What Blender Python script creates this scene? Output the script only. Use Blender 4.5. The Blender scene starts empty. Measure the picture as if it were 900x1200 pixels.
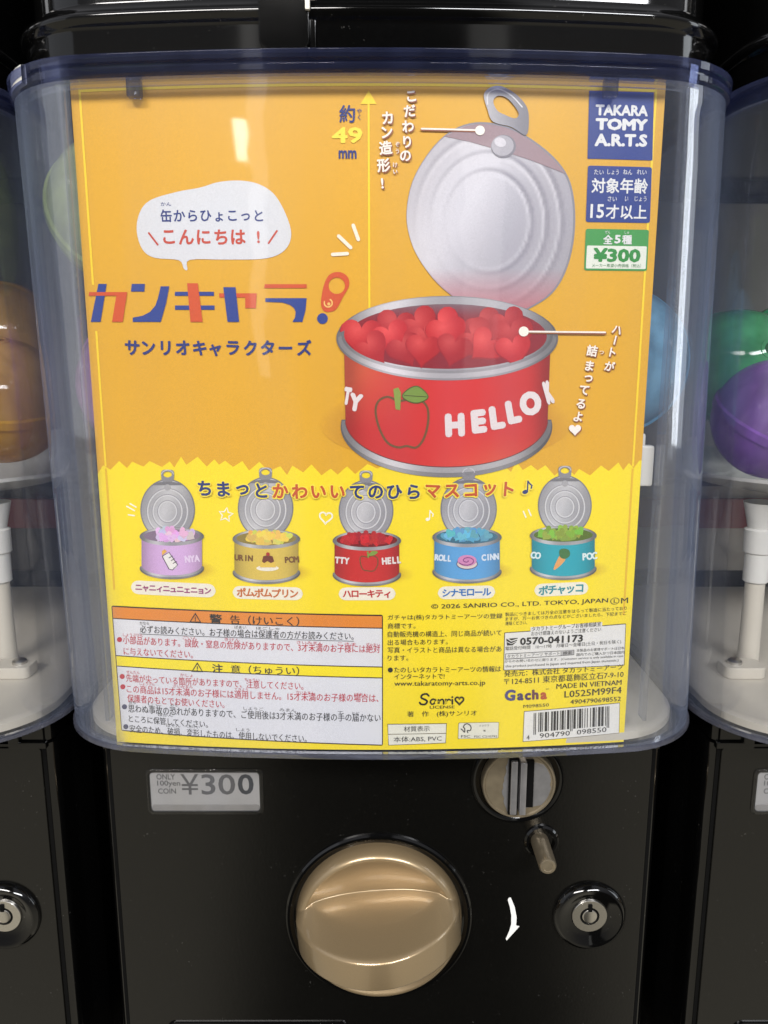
import bpy, bmesh, math, random
from mathutils import Vector
from mathutils.geometry import tessellate_polygon
R = math.radians
random.seed(7)
SC = bpy.context.scene
COL = SC.collection

# ------------------------------------------------------------------ camera
F, PITCH, D = 901.0, R(11.0), 0.3525          # focal length in photo pixels, tilt, distance to the card
cam = bpy.data.cameras.new("camera")
cam.sensor_fit = 'VERTICAL'; cam.sensor_height = 36.0; cam.lens = 36.0 * F / 1200.0
cam.clip_start = 0.01; cam.clip_end = 50
camo = bpy.data.objects.new("camera", cam); COL.objects.link(camo)
camo.location = (0, -D, 0); camo.rotation_euler = (math.pi / 2 - PITCH, 0, 0)
SC.camera = camo

# ------------------------------------------------------------------ world: a dim shop interior
w = bpy.data.worlds.new("World"); SC.world = w; w.use_nodes = True
nt = w.node_tree; nt.nodes.clear()
N = nt.nodes.new; L = nt.links.new
out = N('ShaderNodeOutputWorld'); bg = N('ShaderNodeBackground'); L(bg.outputs[0], out.inputs[0])
tc = N('ShaderNodeTexCoord'); sx = N('ShaderNodeSeparateXYZ'); L(tc.outputs['Generated'], sx.inputs[0])
rz = N('ShaderNodeValToRGB')                   # floor -> far walls -> ceiling
mr = N('ShaderNodeMapRange'); mr.inputs[1].default_value = -1; mr.inputs[2].default_value = 1
L(sx.outputs['Z'], mr.inputs[0]); L(mr.outputs[0], rz.inputs[0])
e = rz.color_ramp.elements
e[0].position = 0.0; e[0].color = (.50, .46, .37, 1)
e[1].position = 1.0; e[1].color = (.55, .55, .58, 1)
for p, c in ((.30, (.50, .46, .37, 1)), (.42, (.40, .37, .31, 1)), (.52, (.22, .21, .20, 1)), (.62, (.16, .16, .17, 1)), (.80, (.42, .42, .45, 1))):
    k = e.new(p); k.color = c
ax = N('ShaderNodeMath'); ax.operation = 'ABSOLUTE'
sh = N('ShaderNodeMath'); sh.operation = 'SUBTRACT'; sh.inputs[1].default_value = 0.03
L(sx.outputs['X'], sh.inputs[0]); L(sh.outputs[0], ax.inputs[0])
mk = N('ShaderNodeMapRange'); mk.interpolation_type = 'SMOOTHSTEP'   # the dark clothes of whoever stands in front
mk.inputs[1].default_value = .15; mk.inputs[2].default_value = .235; mk.inputs[3].default_value = .03; mk.inputs[4].default_value = 1
L(ax.outputs[0], mk.inputs[0])
yb = N('ShaderNodeMath'); yb.operation = 'GREATER_THAN'; yb.inputs[1].default_value = 0.0
L(sx.outputs['Y'], yb.inputs[0])
mx = N('ShaderNodeMath'); mx.operation = 'MAXIMUM'; L(mk.outputs[0], mx.inputs[0]); L(yb.outputs[0], mx.inputs[1])
L(rz.outputs[0], bg.inputs[0]); L(mx.outputs[0], bg.inputs[1])

# ------------------------------------------------------------------ lamps (ceiling tubes, the shop window behind, added side lights)
def area(name, loc, target, sx_, sy_, power, color):
    l = bpy.data.lights.new(name, 'AREA'); l.shape = 'RECTANGLE'; l.size = sx_; l.size_y = sy_
    l.energy = power; l.color = color
    o = bpy.data.objects.new(name, l); COL.objects.link(o); o.location = loc
    o.rotation_euler = (Vector(target) - Vector(loc)).to_track_quat('-Z', 'Y').to_euler()
    return o
area("ceiling_lamp", (-.75, -2.0, 1.35), (0, 0, -.05), 1.2, .30, 56, (1, .96, .92))
area("ceiling_lamp", (.85, -2.1, 1.25), (0, 0, -.05), 1.2, .30, 54, (.97, .975, 1))
area("window_and_side_light", (1.85, -.30, .30), (0, 0, .05), .36, 1.0, 4.5, (.88, .94, 1))  # added side light, gives the bright streak on the right case corner
area("window_and_side_light", (-.80, -2.6, .78), (0, 0, 0), .07, .13, .35, (1, .97, .9))
area("window_and_side_light", (-1.7, -.7, .45), (0, 0, 0), 1.1, 1.4, 2.4, (.86, .91, 1))  # added large soft side light, brightens the milky case walls
area("window_and_side_light", (-.86, -3.2, .55), (0, 0, 0), .12, 1.3, .55, (1, .98, .94))
area("window_and_side_light", (.74, -3.2, .45), (0, 0, 0), .26, 1.0, .55, (1, .98, .94))
SC.render.engine = 'CYCLES'
SC.cycles.use_denoising = True
SC.cycles.max_bounces = 10; SC.cycles.transparent_max_bounces = 40; SC.cycles.glossy_bounces = 5
SC.view_settings.view_transform = 'Standard'; SC.view_settings.look = 'None'
SC.view_settings.exposure = 0.0; SC.view_settings.gamma = 1

# ------------------------------------------------------------------ measuring helpers
CP, SP = math.cos(PITCH), math.sin(PITCH)
def at(px, py, Y):
    u, v = (px - 450) / F, (600 - py) / F
    yc = CP + v * SP; k = (D + Y) / yc
    return Vector((u * k, Y, (-SP + v * CP) * k))
def proj(p):
    x, y, z = p[0], p[1] + D, p[2]
    dep = y * CP - z * SP; up = y * SP + z * CP
    return 450 + F * x / dep, 600 - F * up / dep
CX = -0.0040           # centre of the middle machine
SX, BOW = -0.0066, 0.50   # centre and bow of the card
def card_y(s): return BOW * (s - SX) ** 2
def q(px, py):
    p = at(px, py, 0)
    for _ in range(6): p = at(px, py, card_y(p.x))
    return p.x, p.z

# ------------------------------------------------------------------ objects
def link(o, parent=None):
    COL.objects.link(o)
    if parent: o.parent = parent
    return o
def thing(name, label, cat, loc, group=None):
    o = bpy.data.objects.new(name, None); o.empty_display_size = .02; COL.objects.link(o)
    o.location = loc; o['label'] = label; o['category'] = cat
    if group: o['group'] = group
    return o
def wloc(o):
    v = Vector((0, 0, 0))
    while o: v = v + Vector(o.location); o = o.parent
    return v
class MB:
    def __init__(s): s.v = []; s.f = []; s.sm = []
    def add(s, vs, fs, smooth=True):
        b = len(s.v); s.v += [tuple(v) for v in vs]
        for f in fs: s.f.append([i + b for i in f]); s.sm.append(smooth)
    def loft(s, loops, closed=True, cyc=False, cap0=False, cap1=False, smooth=True):
        n = len(loops[0]); vs = [p for l in loops for p in l]; fs = []
        m = len(loops)
        for a in range(m if cyc else m - 1):
            b = (a + 1) % m
            for i in range(n if closed else n - 1):
                j = (i + 1) % n
                fs.append([a * n + i, a * n + j, b * n + j, b * n + i])
        if cap0: fs.append(list(range(n))[::-1])
        if cap1: fs.append([(m - 1) * n + i for i in range(n)])
        s.add(vs, fs, smooth)
    def box(s, c, h, smooth=False):
        x, y, z = c; a, b, d = h
        vs = [(x + i * a, y + j * b, z + k * d) for i in (-1, 1) for j in (-1, 1) for k in (-1, 1)]
        s.add(vs, [[0, 1, 3, 2], [4, 6, 7, 5], [0, 4, 5, 1], [2, 3, 7, 6], [0, 2, 6, 4], [1, 5, 7, 3]], smooth)
    def lathe(s, c, prof, axis='y', n=64, cap0=False, cap1=False):
        # prof: (radius, along axis); for 'y' positive along = towards the viewer
        loops = []
        for r, h in prof:
            l = []
            for i in range(n):
                a = 2 * math.pi * i / n
                if axis == 'y': l.append((c[0] + r * math.cos(a), c[1] - h, c[2] + r * math.sin(a)))
                else: l.append((c[0] + r * math.cos(a), c[1] + r * math.sin(a), c[2] + h))
            loops.append(l)
        s.loft(loops, cap0=cap0, cap1=cap1)
    def slab(s, pts, y0, y1):      # xz outline made into a plate between y0 (front) and y1
        n = len(pts)
        s.add([(x, y0, z) for x, z in pts] + [(x, y1, z) for x, z in pts],
              [list(range(n)), [n + i for i in range(n)][::-1]] + [[i, (i + 1) % n, n + (i + 1) % n, n + i][::-1] for i in range(n)], False)
    def build(s, name, mat, parent=None, bevel=0, seg=2, sharp=35, weld=True):
        me = bpy.data.meshes.new(name); o_ = wloc(parent) if parent else Vector((0, 0, 0))
        me.from_pydata([tuple(Vector(v) - o_) for v in s.v], [], s.f)
        bm = bmesh.new(); bm.from_mesh(me)
        if bevel:
            es = [e for e in bm.edges if len(e.link_faces) == 2 and e.calc_face_angle(0) > R(40)]
            bmesh.ops.bevel(bm, geom=es, offset=bevel, segments=seg, profile=.5, affect='EDGES')
        bmesh.ops.recalc_face_normals(bm, faces=bm.faces)
        for f in bm.faces: f.smooth = True
        for e in bm.edges:
            if len(e.link_faces) == 2 and e.calc_face_angle(0) > R(sharp): e.smooth = False
        bm.to_mesh(me); bm.free()
        me.materials.append(mat)
        o = link(bpy.data.objects.new(name, me), parent)
        md = o.modifiers.new('weighted_normal', 'WEIGHTED_NORMAL'); md.keep_sharp = True; md.weight = 90
        return o

# ------------------------------------------------------------------ materials
def lin(c):
    return tuple(((x / 255) / 12.92 if x <= 10 else ((x / 255 + .055) / 1.055) ** 2.4) for x in c)
def mat(name, color, rough=.4, metal=0, coat=0, spec=.5, noise=0, nscale=400, bump=0, bscale=600, rnoise=0, dust=0):
    m = bpy.data.materials.new(name); m.use_nodes = True
    t = m.node_tree; b = t.nodes['Principled BSDF']
    b.inputs['Base Color'].default_value = (*color, 1); b.inputs['Roughness'].default_value = rough
    b.inputs['Metallic'].default_value = metal; b.inputs['Specular IOR Level'].default_value = spec
    b.inputs['Coat Weight'].default_value = coat; b.inputs['Coat Roughness'].default_value = .06
    c = t.nodes.new('ShaderNodeTexCoord')
    if noise:
        n = t.nodes.new('ShaderNodeTexNoise'); n.inputs['Scale'].default_value = nscale; n.inputs['Detail'].default_value = 4
        t.links.new(c.outputs['Object'], n.inputs['Vector'])
        r = t.nodes.new('ShaderNodeMapRange'); r.inputs[3].default_value = 1 - noise; r.inputs[4].default_value = 1 + noise
        t.links.new(n.outputs['Fac'], r.inputs[0])
        x = t.nodes.new('ShaderNodeMix'); x.data_type = 'RGBA'; x.blend_type = 'MULTIPLY'; x.inputs[0].default_value = 1
        x.inputs[6].default_value = (*color, 1); t.links.new(r.outputs[0], x.inputs[7]); t.links.new(x.outputs[2], b.inputs['Base Color'])
    if dust:
        n = t.nodes.new('ShaderNodeTexNoise'); n.inputs['Scale'].default_value = 620; n.inputs['Detail'].default_value = 1
        n2 = t.nodes.new('ShaderNodeTexNoise'); n2.inputs['Scale'].default_value = 38; n2.inputs['Detail'].default_value = 3
        for q_ in (n, n2): t.links.new(c.outputs['Object'], q_.inputs['Vector'])
        r1 = t.nodes.new('ShaderNodeMapRange'); r1.inputs[1].default_value = .72; r1.inputs[2].default_value = .78; t.links.new(n.outputs['Fac'], r1.inputs[0])
        r2 = t.nodes.new('ShaderNodeMapRange'); r2.inputs[1].default_value = .50; r2.inputs[2].default_value = .66; r2.inputs[4].default_value = dust; t.links.new(n2.outputs['Fac'], r2.inputs[0])
        m_ = t.nodes.new('ShaderNodeMath'); m_.operation = 'MULTIPLY'; t.links.new(r1.outputs[0], m_.inputs[0]); t.links.new(r2.outputs[0], m_.inputs[1])
        x = t.nodes.new('ShaderNodeMix'); x.data_type = 'RGBA'; t.links.new(m_.outputs[0], x.inputs[0]); x.inputs[7].default_value = (.42, .41, .38, 1)
        src = b.inputs['Base Color'].links[0].from_socket; t.links.new(src, x.inputs[6]); t.links.new(x.outputs[2], b.inputs['Base Color'])
    if rnoise:
        n = t.nodes.new('ShaderNodeTexNoise'); n.inputs['Scale'].default_value = 25; n.inputs['Detail'].default_value = 6
        t.links.new(c.outputs['Object'], n.inputs['Vector'])
        r = t.nodes.new('ShaderNodeMapRange'); r.inputs[3].default_value = max(0, rough - rnoise); r.inputs[4].default_value = rough + rnoise
        t.links.new(n.outputs['Fac'], r.inputs[0]); t.links.new(r.outputs[0], b.inputs['Roughness'])
    if bump:
        n = t.nodes.new('ShaderNodeTexNoise'); n.inputs['Scale'].default_value = bscale; n.inputs['Detail'].default_value = 2
        t.links.new(c.outputs['Object'], n.inputs['Vector'])
        k = t.nodes.new('ShaderNodeBump'); k.inputs['Strength'].default_value = bump; k.inputs['Distance'].default_value = .0005
        t.links.new(n.outputs['Fac'], k.inputs['Height']); t.links.new(k.outputs[0], b.inputs['Normal'])
    return m
M_panel = mat('satin_black_paint', (.0028, .0027, .0024), .17, noise=.2, bump=.03, bscale=900, rnoise=.03, dust=.07)
M_gloss = mat('gloss_black_plastic', (.0022, .0022, .0022), .08, noise=.2, rnoise=.04, dust=.16)
M_void = mat('dull_black', (.003, .003, .003), .7, noise=.2, spec=.08)
M_gold = mat('champagne_metallic_paint', (.31, .228, .128), .34, metal=.55, coat=.6, noise=.16, nscale=2600)
M_brass = mat('worn_brass_plate', (.34, .285, .20), .38, metal=.8, noise=.32, nscale=160)
M_steel = mat('brushed_steel', (.62, .60, .56), .28, metal=1, noise=.12, nscale=900)
M_worn = mat('worn_grey_steel', (.40, .40, .42), .38, metal=.85, noise=.25, nscale=220)
M_cream = mat('cream_plastic', (.56, .52, .44), .42, noise=.05, nscale=60)
M_white = mat('white_plastic', (.66, .65, .61), .35, noise=.03)
M_tray = mat('grey_tray_plastic', (.50, .49, .46), .4, noise=.08, nscale=40)
M_back = mat('taupe_plastic', (.44, .41, .36), .5, noise=.15, nscale=30)
M_backd = mat('dark_brown_plastic', (.05, .042, .035), .5, noise=.2, nscale=30)
M_red = mat('dull_red_strip', (.22, .04, .04), .5, noise=.1)
M_mark = mat('white_screen_print', (.80, .80, .78), .5, noise=.03)
M_chip = mat('chipped_pale_edge', (.72, .70, .62), .6, noise=.2, nscale=300)
M_lcd = mat('grey_label_card', (.35, .335, .31), .5, noise=.08, nscale=80)
M_fold = mat('grey_fold', (.24, .225, .20), .45, noise=.25, nscale=120)
M_grey1 = mat('grey_ink', (.07, .065, .06), .6, noise=.05)
M_grey2 = mat('dark_ink', (.02, .02, .02), .6, noise=.05)

def clear(name, tint, edge, haze, hazecol, rough=.04, edge_haze=.35, scr=0.0):
    m = bpy.data.materials.new(name); m.use_nodes = True
    t = m.node_tree; t.nodes.clear(); n = t.nodes.new; l = t.links.new
    o = n('ShaderNodeOutputMaterial'); tr = n('ShaderNodeBsdfTransparent'); gl = n('ShaderNodeBsdfGlossy')
    df = n('ShaderNodeBsdfDiffuse'); tl = n('ShaderNodeBsdfTranslucent'); mt = n('ShaderNodeMixShader')
    lw = n('ShaderNodeLayerWeight'); lw.inputs[0].default_value = .5
    pw = n('ShaderNodeMath'); pw.operation = 'POWER'; pw.inputs[1].default_value = 2.3; l(lw.outputs['Facing'], pw.inputs[0])
    mc = n('ShaderNodeMix'); mc.data_type = 'RGBA'; mc.inputs[6].default_value = (*tint, 1); mc.inputs[7].default_value = (*edge, 1)
    l(pw.outputs[0], mc.inputs[0]); l(mc.outputs[2], tr.inputs[0])
    df.inputs[0].default_value = (*hazecol, 1); tl.inputs[0].default_value = (*hazecol, 1); l(df.outputs[0], mt.inputs[1]); l(tl.outputs[0], mt.inputs[2])
    co = n('ShaderNodeTexCoord'); mp = n('ShaderNodeMapping'); mp.inputs['Scale'].default_value = (60, 60, 6)
    l(co.outputs['Object'], mp.inputs[0]); nz = n('ShaderNodeTexNoise'); nz.inputs['Scale'].default_value = 1; nz.inputs['Detail'].default_value = 5
    l(mp.outputs[0], nz.inputs[0])
    hz = n('ShaderNodeMapRange'); hz.inputs[3].default_value = haze; hz.inputs[4].default_value = edge_haze; l(pw.outputs[0], hz.inputs[0])
    hv = n('ShaderNodeMapRange'); hv.inputs[1].default_value = .3; hv.inputs[2].default_value = .75; hv.inputs[3].default_value = .55; hv.inputs[4].default_value = 1.5
    l(nz.outputs['Fac'], hv.inputs[0])
    hm = n('ShaderNodeMath'); hm.operation = 'MULTIPLY'; hm.use_clamp = True; l(hz.outputs[0], hm.inputs[0]); l(hv.outputs[0], hm.inputs[1])
    m1 = n('ShaderNodeMixShader'); l(hm.outputs[0], m1.inputs[0]); l(tr.outputs[0], m1.inputs[1]); l(mt.outputs[0], m1.inputs[2])
    fr = n('ShaderNodeFresnel'); fr.inputs[0].default_value = 1.46
    gl.inputs['Roughness'].default_value = rough
    bp = n('ShaderNodeBump'); bp.inputs['Strength'].default_value = .12; bp.inputs['Distance'].default_value = .002
    n2 = n('ShaderNodeTexNoise'); n2.inputs['Scale'].default_value = 35; n2.inputs['Detail'].default_value = 1.0; l(co.outputs['Object'], n2.inputs[0])
    l(n2.outputs['Fac'], bp.inputs['Height']); l(bp.outputs[0], gl.inputs['Normal']); l(bp.outputs[0], fr.inputs['Normal'])
    fm = n('ShaderNodeMath'); fm.operation = 'MINIMUM'; fm.inputs[1].default_value = .45; l(fr.outputs[0], fm.inputs[0])
    m2 = n('ShaderNodeMixShader'); l(fm.outputs[0], m2.inputs[0]); l(m1.outputs[0], m2.inputs[1]); l(gl.outputs[0], m2.inputs[2])
    l(m2.outputs[0], o.inputs[0])
    return m
M_clear = clear('clear_blue_tinted_plastic', (.988, .990, .995), (.82, .85, .94), .024, (.46, .54, .74), edge_haze=.48)
M_rim = clear('thick_blue_plastic_edge', (.58, .62, .80), (.34, .38, .62), .07, (.17, .20, .40), edge_haze=.3)
M_lip = clear('thick_clear_plastic_edge', (.60, .62, .70), (.42, .45, .58), .40, (.20, .21, .27), edge_haze=.3)
M_frame = clear('clear_window_frame', (.75, .75, .74), (.6, .6, .6), .04, (.42, .41, .38), edge_haze=.15)

def tinted(name, col, a=.35):
    return clear(name, tuple(.35 + .65 * c for c in col), tuple(c * .75 for c in col), a, col, .06, .75)

M_ink = bpy.data.materials.new('printed_ink'); M_ink.use_nodes = True
t_ = M_ink.node_tree; b_ = t_.nodes['Principled BSDF']; b_.inputs['Roughness'].default_value = .38; b_.inputs['Specular IOR Level'].default_value = .35
a_ = t_.nodes.new('ShaderNodeAttribute'); a_.attribute_name = 'ink'
c_ = t_.nodes.new('ShaderNodeTexCoord'); n_ = t_.nodes.new('ShaderNodeTexNoise'); n_.inputs['Scale'].default_value = 1500; n_.inputs['Detail'].default_value = 2
t_.links.new(c_.outputs['Object'], n_.inputs[0])
r_ = t_.nodes.new('ShaderNodeMapRange'); r_.inputs[1].default_value = .3; r_.inputs[2].default_value = .7; r_.inputs[3].default_value = .95; r_.inputs[4].default_value = 1.05
t_.links.new(n_.outputs['Fac'], r_.inputs[0])
x_ = t_.nodes.new('ShaderNodeMix'); x_.data_type = 'RGBA'; x_.blend_type = 'MULTIPLY'; x_.inputs[0].default_value = 1
t_.links.new(a_.outputs['Color'], x_.inputs[6]); t_.links.new(r_.outputs[0], x_.inputs[7]); t_.links.new(x_.outputs[2], b_.inputs['Base Color'])

# ------------------------------------------------------------------ outlines
def outline(half, y0, bow, r, yb, cx=CX, nf=28, nc=14):
    """rounded box seen from above: bowed front, round corners, straight sides, back at yb"""
    right = []
    # front arc up to the tangent point of the corner circle
    xs = half - r
    for _ in range(4):
        th = math.atan(2 * bow * xs); xs = half - r * (1 - math.sin(th))
    th = math.atan(2 * bow * xs)
    for i in range(nf + 1):
        x = xs * i / nf; right.append((x, y0 + bow * x * x))
    ccx = xs - r * math.sin(th); ccy = y0 + bow * xs * xs + r * math.cos(th)
    for i in range(1, nc + 1):
        a = th + (math.pi / 2 - th) * i / nc
        right.append((ccx + r * math.sin(a), ccy - r * math.cos(a)))
    yq = right[-1][1]; rb = min(.02, r)
    for i in range(1, 4): right.append((half, yq + (yb - rb - yq) * i / 4))
    for i in range(0, 6):
        a = math.pi / 2 * i / 5
        right.append((half - rb + rb * math.cos(a), yb - rb + rb * math.sin(a)))
    left = [(-x, y) for x, y in right[::-1]][:-1]
    return [(cx + x, y) for x, y in left + right]
LEAN = -.016
def ring(o, z): return [(x + LEAN * (max(z, -.19) + .03), y, z) for x, y in o]
def rrect(cx, cz, hw, hh, r, n=6):
    pts = []
    for sx_, sz_, a0 in ((1, 1, 0), (-1, 1, 90), (-1, -1, 180), (1, -1, 270)):
        for i in range(n + 1):
            a = R(a0 + 90 * i / n); pts.append((cx + sx_ * (hw - r) + r * math.cos(a), cz + sz_ * (hh - r) + r * math.sin(a)))
    return pts
def clean(name): return name

def text_mesh(body, off=0.0, res=3):
    c = bpy.data.curves.new('lettering_curve', 'FONT'); c.body = body; c.size = 1; c.offset = off; c.resolution_u = res
    o = bpy.data.objects.new('lettering_curve', c); COL.objects.link(o)
    me = bpy.data.meshes.new_from_object(o.evaluated_get(bpy.context.evaluated_depsgraph_get()))
    vs = [(v.co.x, v.co.y) for v in me.vertices]; fs = [tuple(p.vertices) for p in me.polygons]
    bpy.data.objects.remove(o); bpy.data.curves.remove(c); bpy.data.meshes.remove(me)
    return vs, fs
PY = .04                        # plane of the front panel
ZS = -.206                      # seam under the case

# ------------------------------------------------------------------ capsule machine
def make_machine(label):
    m = thing('capsule_machine', label, 'vending machine', (CX, PY, -.46), 'capsule machines side by side')
    half, y0, r, yb = .167, -.010, .052, .27
    zt, zb = .1252, -.1885
    def o(ins): return outline(half - ins, y0 + ins, BOW, r - ins, yb - ins)
    b = MB()      # clear case wall
    prof = [(0, zb + .0027), (0, zt - .009), (.0022, zt - .009), (.0022, zb + .0027)]
    b.loft([ring(o(i), z) for i, z in prof], cyc=True)
    case = b.build('clear_case', M_clear, m, sharp=60)
    b = MB()      # thick top lip with two beads
    prof = [(0, zt - .0088), (-.0016, zt - .0078), (-.0018, zt - .0058), (-.0004, zt - .0052), (-.0004, zt - .0044), (-.0022, zt - .0036), (-.0024, zt - .0008), (-.0012, zt), (.0034, zt), (.0040, zt - .0088)]
    b.loft([ring(o(i), z) for i, z in prof], cyc=True)
    b.build('top_lip', M_rim, case, sharp=50)
    b = MB()
    prof = [(0, zb + .0026), (-.0012, zb + .0022), (-.0014, zb + .0006), (-.0006, zb), (.0034, zb), (.0034, zb + .0020), (.0022, zb + .0026)]
    b.loft([ring(o(i), z) for i, z in prof], cyc=True)
    b.build('bottom_lip', M_lip, case, sharp=50)
    b = MB()      # inner ledge that hangs over the card
    prof = [(.0022, zt - .0090), (.0052, zt - .0094), (.0052, zt - .0112), (.0022, zt - .0116)]
    lo = [[p for p in ring(o(i), z) if p[1] < .02] for i, z in prof]
    k = min(len(l) for l in lo); b.loft([l[:k] for l in lo], closed=False)
    b.build('ledge', M_clear, case)
    for px in (151, 721):
        p = at(px, 94, -.006); b = MB(); b.box((p.x, -.0042 + BOW * (p.x - CX) ** 2, p.z - .001), (.0030, .0022, .0036))
        b.build('tab', M_rim, case, bevel=.0006)
    for s in (-1, 1):        # clear upright rails inside the front corners
        x = CX + s * .1335; y = y0 + BOW * (.1335) ** 2 + .0075
        b = MB(); b.box((x, y, -.03), (.0010, .0035, .145)); b.build('guide_rail', M_clear, case, bevel=.0003)
        p = at(764 if s > 0 else 107, 546 if s > 0 else 556, .012)
        b = MB(); b.box((CX + s * .1275, .0135, p.z), (.0050, .0028, .0098)); b.box((CX + s * .1265, .0135, p.z + .0115), (.0018, .0018, .004))
        b.build('card_clip', M_white, m, bevel=.0012)
    # inside: floor plate, back, tray on posts
    b = MB(); of = outline(half - .008, y0 + .010, BOW, r - .008, yb - .006)
    oi = outline(half - .012, y0 + .014, BOW, r - .012, yb - .010)
    b.loft([ring(of, zb + .001), ring(of, zb + .0050), ring(oi, zb + .0065), ring([(CX + (x - CX) * .02, .12 + (y - .12) * .02) for x, y in oi], zb + .0065)], cap0=True, cap1=True)
    b.build('floor_plate', M_cream, m, sharp=60)
    b = MB(); b.box((CX, yb - .012, -.025), (half - .012, .004, .142)); bp = b.build('back_panel', M_back, m, bevel=.002)
    b = MB(); b.box((CX, yb - .020, -.118), (half - .02, .003, .012)); b.build('red_strip', M_red, bp, bevel=.001)
    b = MB()
    for x in (-.13, -.085, .085, .13): b.box((CX + x, yb - .022, -.088), (.006, .004, .005))
    b.box((CX, yb - .021, -.094), (.145, .004, .0016)); b.build('black_bracket', M_void, bp, bevel=.0008)
    b = MB(); n = 72
    tp = [(.020, -.090), (.060, -.0835), (.100, -.0745), (.120, -.0660), (.120, -.0640), (.100, -.0725), (.060, -.0815), (.020, -.088), (.004, -.0875)]
    b.lathe((0, 0, 0), tp, 'z', n, cap1=True); b.v = [(CX + x * 1.30, .142 + y, z) for x, y, z in b.v]; b.build('capsule_tray', M_tray, m, sharp=50)
    for s in (-1, 1):
        x, y = CX + s * .110, .095
        b = MB(); b.lathe((x, y, 0), [(.0062, zb + .006), (.0056, -.125)], 'z', 32); po = b.build('post', M_cream, m)
        b = MB(); b.lathe((x, y, 0), [(.0060, -.130), (.0072, -.129), (.0074, -.112), (.0086, -.111), (.0088, -.0975), (.0070, -.0965), (.0105, -.081)], 'z', 32); b.build('collar', M_white, po)
        b = MB(); b.slab(rrect(x + s * .012, 0, .012, .008, .004), 0, 1)
        vv = [(p[0], .078 + p[2], (zb + .0066) + (0 if p[1] == 0 else .007)) for p in b.v]; b.v = vv
        ft = b.build('foot', M_cream, m, bevel=.0008)
        b = MB(); b.lathe((x + s * .016, .078, zb + .0136), [(.0042, 0), (.0042, .0016), (.0030, .0026), (.0001, .0028)], 'z', 20); b.build('screw', M_steel, ft)
    # black housing above the case
    h2 = .161
    def oh(i): return outline(h2 - i, .0015 + i, BOW, .046 - i, yb)
    prof = [(.010, zt + .0004), (.002, zt + .0008), (0, zt + .0022), (0, zt + .0135), (-.0012, zt + .0150), (-.0030, zt + .0168), (-.0034, zt + .0185), (-.0026, zt + .0202), (.002, zt + .0216), (.004, zt + .026), (.004, .26)]
    b = MB(); b.loft([ring(oh(i), z) for i, z in prof], cap0=True, cap1=True)
    hs = b.build('top_housing', M_gloss, m, sharp=60)
    xs = at(362, 30, .002).x; yf = .0015 + BOW * (xs - CX) ** 2
    b = MB(); b.box((xs + .0016, yf - .0002, zt + .0080), (.0014, .0012, .0070)); b.box((xs - .0012, yf - .0010, zt + .014), (.0006, .0030, .0125)); b.build('seam_strip', M_gloss, hs, bevel=.0004)
    b = MB(); b.box((xs + .0000, yf - .0050, zt + .0205), (.0010, .0010, .0036)); b.box((xs + .0016, yf - .0040, zt + .0225), (.0016, .001, .0014)); b.build('chipped_edge', M_chip, hs, bevel=.0005)
    p0 = at(333, 16, 0); b = MB(); b.slab(rrect(p0.x, zt + .0185, .0105, .0165, .005), yf - .0042, yf + .003); b.build('cover_plate', M_gloss, hs, bevel=.0006)
    # body, front panel
    b = MB()
    ob = outline(.1565, PY + .0004, 0, .0070, .30, nf=6, nc=12)
    b.loft([ring(ob, -.46), ring(ob, ZS - .0012)], cap0=True, cap1=True); b.build('body', M_gloss, m, sharp=50)
    b = MB(); oc = outline(.1556, PY + .0006, 0, .0052, .30, nf=6, nc=12)
    b.loft([ring(oc, ZS + .0006), ring(oc, zb - .0006)], cap0=True, cap1=True); co = b.build('collar', M_gloss, m, sharp=50, bevel=.0004)
    b = MB(); b.box((CX, PY + .05, ZS - .0003), (.150, .046, .0011)); b.build('seam', M_void, m)
    for s in (-1, 1):      # raised latch frame at each end of the collar
        b = MB(); b.slab([(CX + .0025 + s * x, z) for x, z in ((.1385, zb - .001), (.1325, zb - .001), (.1325, ZS - .0030), (.1535, ZS - .0030), (.1535, ZS + .0006), (.1385, ZS + .0006))], PY - .0016, PY + .003)
        b.build('latch', M_gloss, m, bevel=.0005)
    b = MB(); b.slab(rrect(CX + .0025, (-.46 + ZS - .002) / 2, .1500, (ZS + .46 - .004) / 2, .002), PY - .0006, PY + .002)
    pn = b.build('front_panel', M_panel, m, bevel=.0005)
    for s in (-1, 1):
        b = MB(); b.box((CX + .0025 + s * .1513, PY + .002, (-.46 + ZS - .002) / 2), (.0010, .0018, .125)); b.build('panel_groove', M_void, pn)
    # black uprights beside the body
    b = MB(); b.box((CX + .1715, PY + .085, -.33), (.0062, .020, .128)); b.build('side_post', M_void, m, bevel=.001)
    # price window
    c0, c1 = at(171, 900, PY), at(310, 953, PY); cx, cz = (c0.x + c1.x) / 2, (c0.z + c1.z) / 2; hw, hh = (c1.x - c0.x) / 2, (c0.z - c1.z) / 2
    b = MB(); l0 = rrect(cx, cz, hw, hh, .0034); l1 = rrect(cx, cz, hw - .0008, hh - .0008, .0028); l2 = rrect(cx, cz, hw - .0022, hh - .0022, .002)
    b.loft([[(x, PY, z) for x, z in l0], [(x, PY - .0012, z) for x, z in l0], [(x, PY - .0018, z) for x, z in l1], [(x, PY - .0012, z) for x, z in l2], [(x, PY - .0004, z) for x, z in l2]])
    pw = b.build('price_window', M_frame, m, sharp=60)
    b = MB(); b.slab(l2, PY - .0009, PY - .0007); b.build('label_card', M_lcd, pw)
    b = MB(); b.slab(rrect(cx, cz - hh + .0042, hw - .0026, .0017, .0012), PY - .0013, PY - .0009); b.build('label_fold', M_fold, pw, bevel=.0005)
    b = MB(); l3 = rrect(cx, cz, hw - .0021, hh - .0021, .002); b.slab(l3, PY - .0016, PY - .00145); b.build('window_pane', M_clear, pw)
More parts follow.
